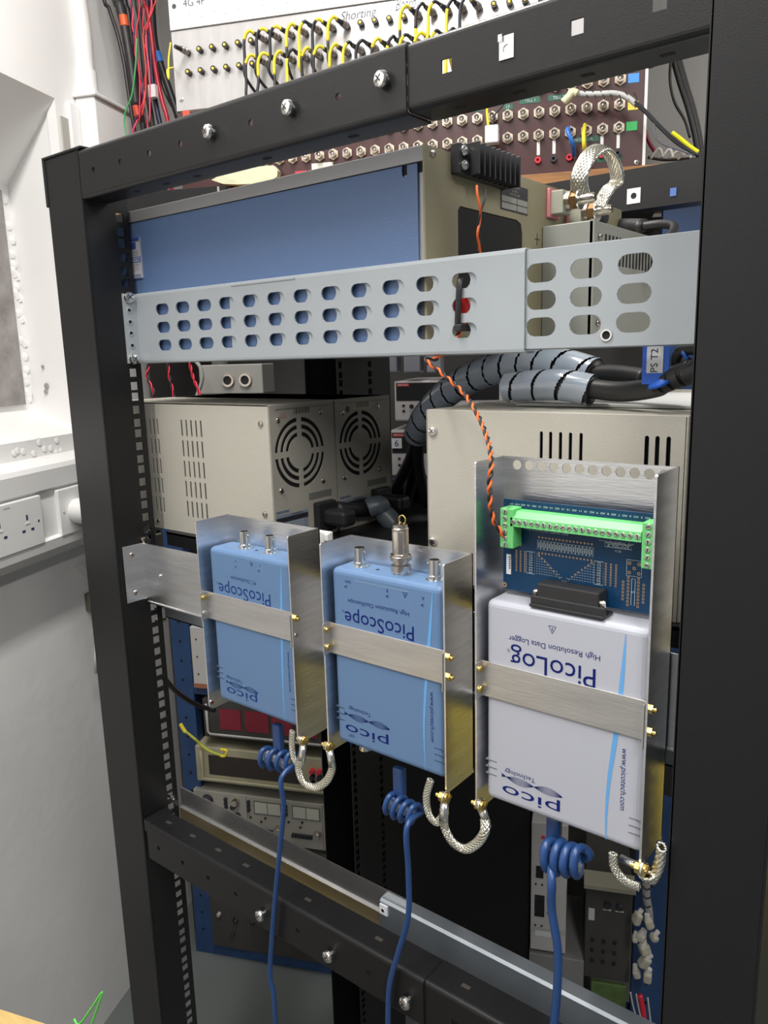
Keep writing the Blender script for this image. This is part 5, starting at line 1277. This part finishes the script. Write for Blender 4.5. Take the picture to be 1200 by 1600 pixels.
for k in range(4): part_wire(t, 'wire_strand', 1.40, [(985 + k * 9, 1550 + k * 3), (990 + k * 8, 1575), (1000 + k * 6, 1610)], 1.2, GW)
# multimeters and box seen through the gap
def meter(name, label, x0, x1, z0, z1, y):
    t = thing(name, label, 'multimeter', ((x0 + x1) / 2, y + .1, z0), None, TROOM)
    b = MB(TROOM); b.box(x0, x1, y, y + .22, z0, z1, mat('meter_white', (.55, .53, .53), .5), .003); b.build('case', t)
    h = z1 - z0; w = x1 - x0
    s = fbox(t, 'display', x0 + .004, x1 - .006, z0 + h * .50, z1 - h * .06, y, HOLE, .0008)
    bb = MB(TROOM); bb.box(x0 + .006, x0 + .030, y - .0012, y - .0006, z1 - h * .14, z1 - h * .075, mat('badge_red', (.55, .03, .04), .5)); bb.text('KEITHLEY', (x0 + .018, y - .0014, z1 - h * .107), X_, Z_, WHITEL, width=.020); bb.build('badge', s)
    for k in range(3): knob(t, x0 + .034 + k * .014, z0 + h * .36, y, .0045, DGREY, .003, 'button')
    for k in range(2): fbox(t, 'key', x0 + .030, x0 + .056, z0 + h * (.22 - .12 * k), z0 + h * (.28 - .12 * k), y, mat('key_grey', (.36, .35, .35), .5), .002, .0005)
    for k in range(2): knob(t, x0 + .018, z0 + h * (.38 - k * .14), y, .0028, DGREY, .003, 'input_jack')
    fbox(t, 'socket_panel', x1 - .045, x1 - .010, z0 + h * .1, z0 + h * .46, y, mat('socket_grey', (.30, .29, .29), .5), .001)
    for k in range(2): knob(t, x1 - .035 + k * .018, z0 + h * .3, y, .006, RED if k else INK, .006, 'input_jack')
    return t
meter('multimeter', 'white bench multimeter with dark display, upper of the two in the gap', -.357, -.147, -.124, -.046, 1.50)
m2 = meter('multimeter', 'white bench multimeter marked 6, lower of the two in the gap', -.368, -.155, -.234, -.142, 1.50)
b = MB(TROOM); b.box(-.366, -.344, 1.4975, 1.4992, -.178, -.158, WHITEL); b.text('6', (-.354, 1.4974, -.168), X_, Z_, NAVY, height=.013); b.build('number_label', m2)
t = thing('junction_box', 'grey box with two round black sockets above the slotted bench supply', 'box', (-.65, 1.4, -.06), None, TROOM)
b = MB(TROOM); b.box(-.722, -.590, 1.40, 1.46, -.062, -.006, mat('box_grey', (.26, .26, .24), .5, .2), .002); b.build('case', t)
for x in (-.660, -.624): b = MB(TROOM); b.lathe([(.0125, 0), (.0125, .006), (.0085, .006), (.0085, .001)], NICKEL, 18, p0=(x, 1.40, -.036), d=(0, -1, 0)); b.lathe([(.0085, 0), (.0085, .0035)], HOLE, 16, p0=(x, 1.40, -.036), d=(0, -1, 0)); b.build('round_socket', t)
for k, (u0, u1) in enumerate(((605, 622), (632, 658), (668, 690))):
    p, r = rm(u0, 560, 1.5), rm(u1, 582, 1.5); b = MB(TROOM); b.box(p.x, r.x, 1.49, 1.53, r.z, p.z + .02, mat('bin_plastic', (.25, .26, .30), .3), .003); b.build('storage_bin', label='small clear plastic bin on the shelf above the multimeters', cat='bin', group='plastic bins above the multimeters')
for i, (pts, lab) in enumerate((([(262, 565), (265, 590), (272, 622), (268, 650)], 'red wire hanging in front of the grey junction box, left of two'), ([(296, 565), (302, 590), (312, 615), (318, 640)], 'red wire slanting across the grey junction box, right of two'))):
    P = [TRACK.inverted() @ (TROOM @ rm(u, v, 1.25)) for u, v in pts]; twisted(lab, P, .0014, 3, RED, BLKW if i == 0 else RED)
P = [TRACK.inverted() @ (TROOM @ rm(u, v, 1.3)) for u, v in ((233, 565), (230, 590), (240, 612), (238, 640))]; twisted('red and black wire beside the square-holed post, against the bright wall', P, .0016, 3, RED, BLKW)
rwire('grey_cable', 'grey cable curving down beside the grey junction box', 'cable', 1.35, [(300, 560), (312, 572), (316, 592), (308, 618), (300, 640)], 3, mat('mid_grey_cable', (.25, .25, .24), .5))
# loose wires lower left
t = thing('earth_lead', 'green and yellow wire with crimped ends near the blue post', 'wire', tuple(rm(330, 1160, 1.38)), None, TROOM)
part_wire(t, 'wire', [1.44, 1.42, 1.40, 1.40], [(290, 1143), (305, 1155), (325, 1172), (350, 1182)], 2.2, mat('green_yellow', (.42, .45, .05), .5)); part_wire(t, 'crimp', 1.40, [(282, 1131), (286, 1138), (290, 1144)], 3, YELLOW); part_wire(t, 'crimp', 1.39, [(345, 1181), (352, 1181), (354, 1173), (345, 1171)], 2.2, YELLOW)
rwire('hanging_cable', 'black cable sagging from the post towards the red display unit', 'cable', [1.20, 1.30, 1.38, 1.42], [(255, 1057), (275, 1080), (305, 1100), (335, 1110)], 4, RUBBER)

# ------------------------------------------------------------------ table corner and added cupboard
a, c = Vector(rot @ Vector((-600, 800 - 1577, -1217))), Vector(rot @ Vector((72 - 600, -800, -1217)))
zt = -.60; a = a * (zt / a.z); c = c * (zt / c.z); d = (c - a).normalized(); n = Vector((d.y, -d.x, 0))
if n.dot(a) > 0: n = -n
t = thing('wooden_table', 'pale yellow wooden table corner at the bottom left', 'table', ((a.x + c.x) / 2, a.y - .2, -H))
b = MB(); P = [a - d * .16, c + d * .02, c + d * .02 + n * .30, a - d * .16 + n * .30]
b.add([(p.x, p.y, zt) for p in P] + [(p.x, p.y, zt - .025) for p in P], [(0, 1, 2, 3), (7, 6, 5, 4), (0, 4, 5, 1), (1, 5, 6, 2), (2, 6, 7, 3), (3, 7, 4, 0)], PALEW); b.build('table_top', t)
for p in (P[0] + d * .04 + n * .05, P[1] - d * .05 + n * .05, P[2] - d * .05 - n * .05, P[3] + d * .04 - n * .05): b = MB(); b.box(p.x - .02, p.x + .02, p.y - .02, p.y + .02, -H, zt - .025, PALEW); b.build('leg', t)
def onz(u, v, z): q = rot @ Vector((u - 600, 800 - v, -1217)); return q * (z / q.z)
b = MB(); b.tube([onz(116, 1592, zt + .004), onz(124, 1601, zt + .003), onz(145, 1572, zt + .03), onz(160, 1550, zt + .05), onz(152, 1575, zt + .03), onz(141, 1606, zt + .006)], .0011, mat('lime_wire', (.12, .62, .10), .4), 8, sub=3); b.build('wire_offcut', label='bent green wire offcut sticking up by the wooden table corner', cat='wire')
t = thing('cupboard', 'low yellow cupboard added out of view for its reflection in the cradles', 'cupboard', (1.6, 1.6, -H), None, TROOM)  # unseen, added to mirror yellow in the aluminium flanges
b = MB(TROOM); b.box(1.00, 2.30, 1.48, 1.78, -H + .05, -.98, mat('yellow_cupboard', (.85, .66, .06), .5), .003); b.box(1.02, 2.28, 1.50, 1.76, -H, -H + .05, DARKI); b.build('body', t)
b = MB(TROOM); b.box(1.005, 1.64, 1.465, 1.48, -H + .06, -.99, MATS['yellow_cupboard'], .002); b.build('door', t)
b = MB(TROOM); b.box(1.66, 2.295, 1.465, 1.48, -H + .06, -.99, MATS['yellow_cupboard'], .002); b.build('door', t)
t = thing('cream_box', 'narrow cream box on the floor at the right edge beyond the black post', 'box', (.5, 1.6, -H), None, TROOM)
b = MB(TROOM); b.box(.40, .62, 1.52, 1.74, -H, -.95, mat('cream_box_paint', (.50, .46, .33), .5), .003); b.box(.41, .61, 1.517, 1.52, -1.2, -1.0, CREAM); b.build('box_body', t)
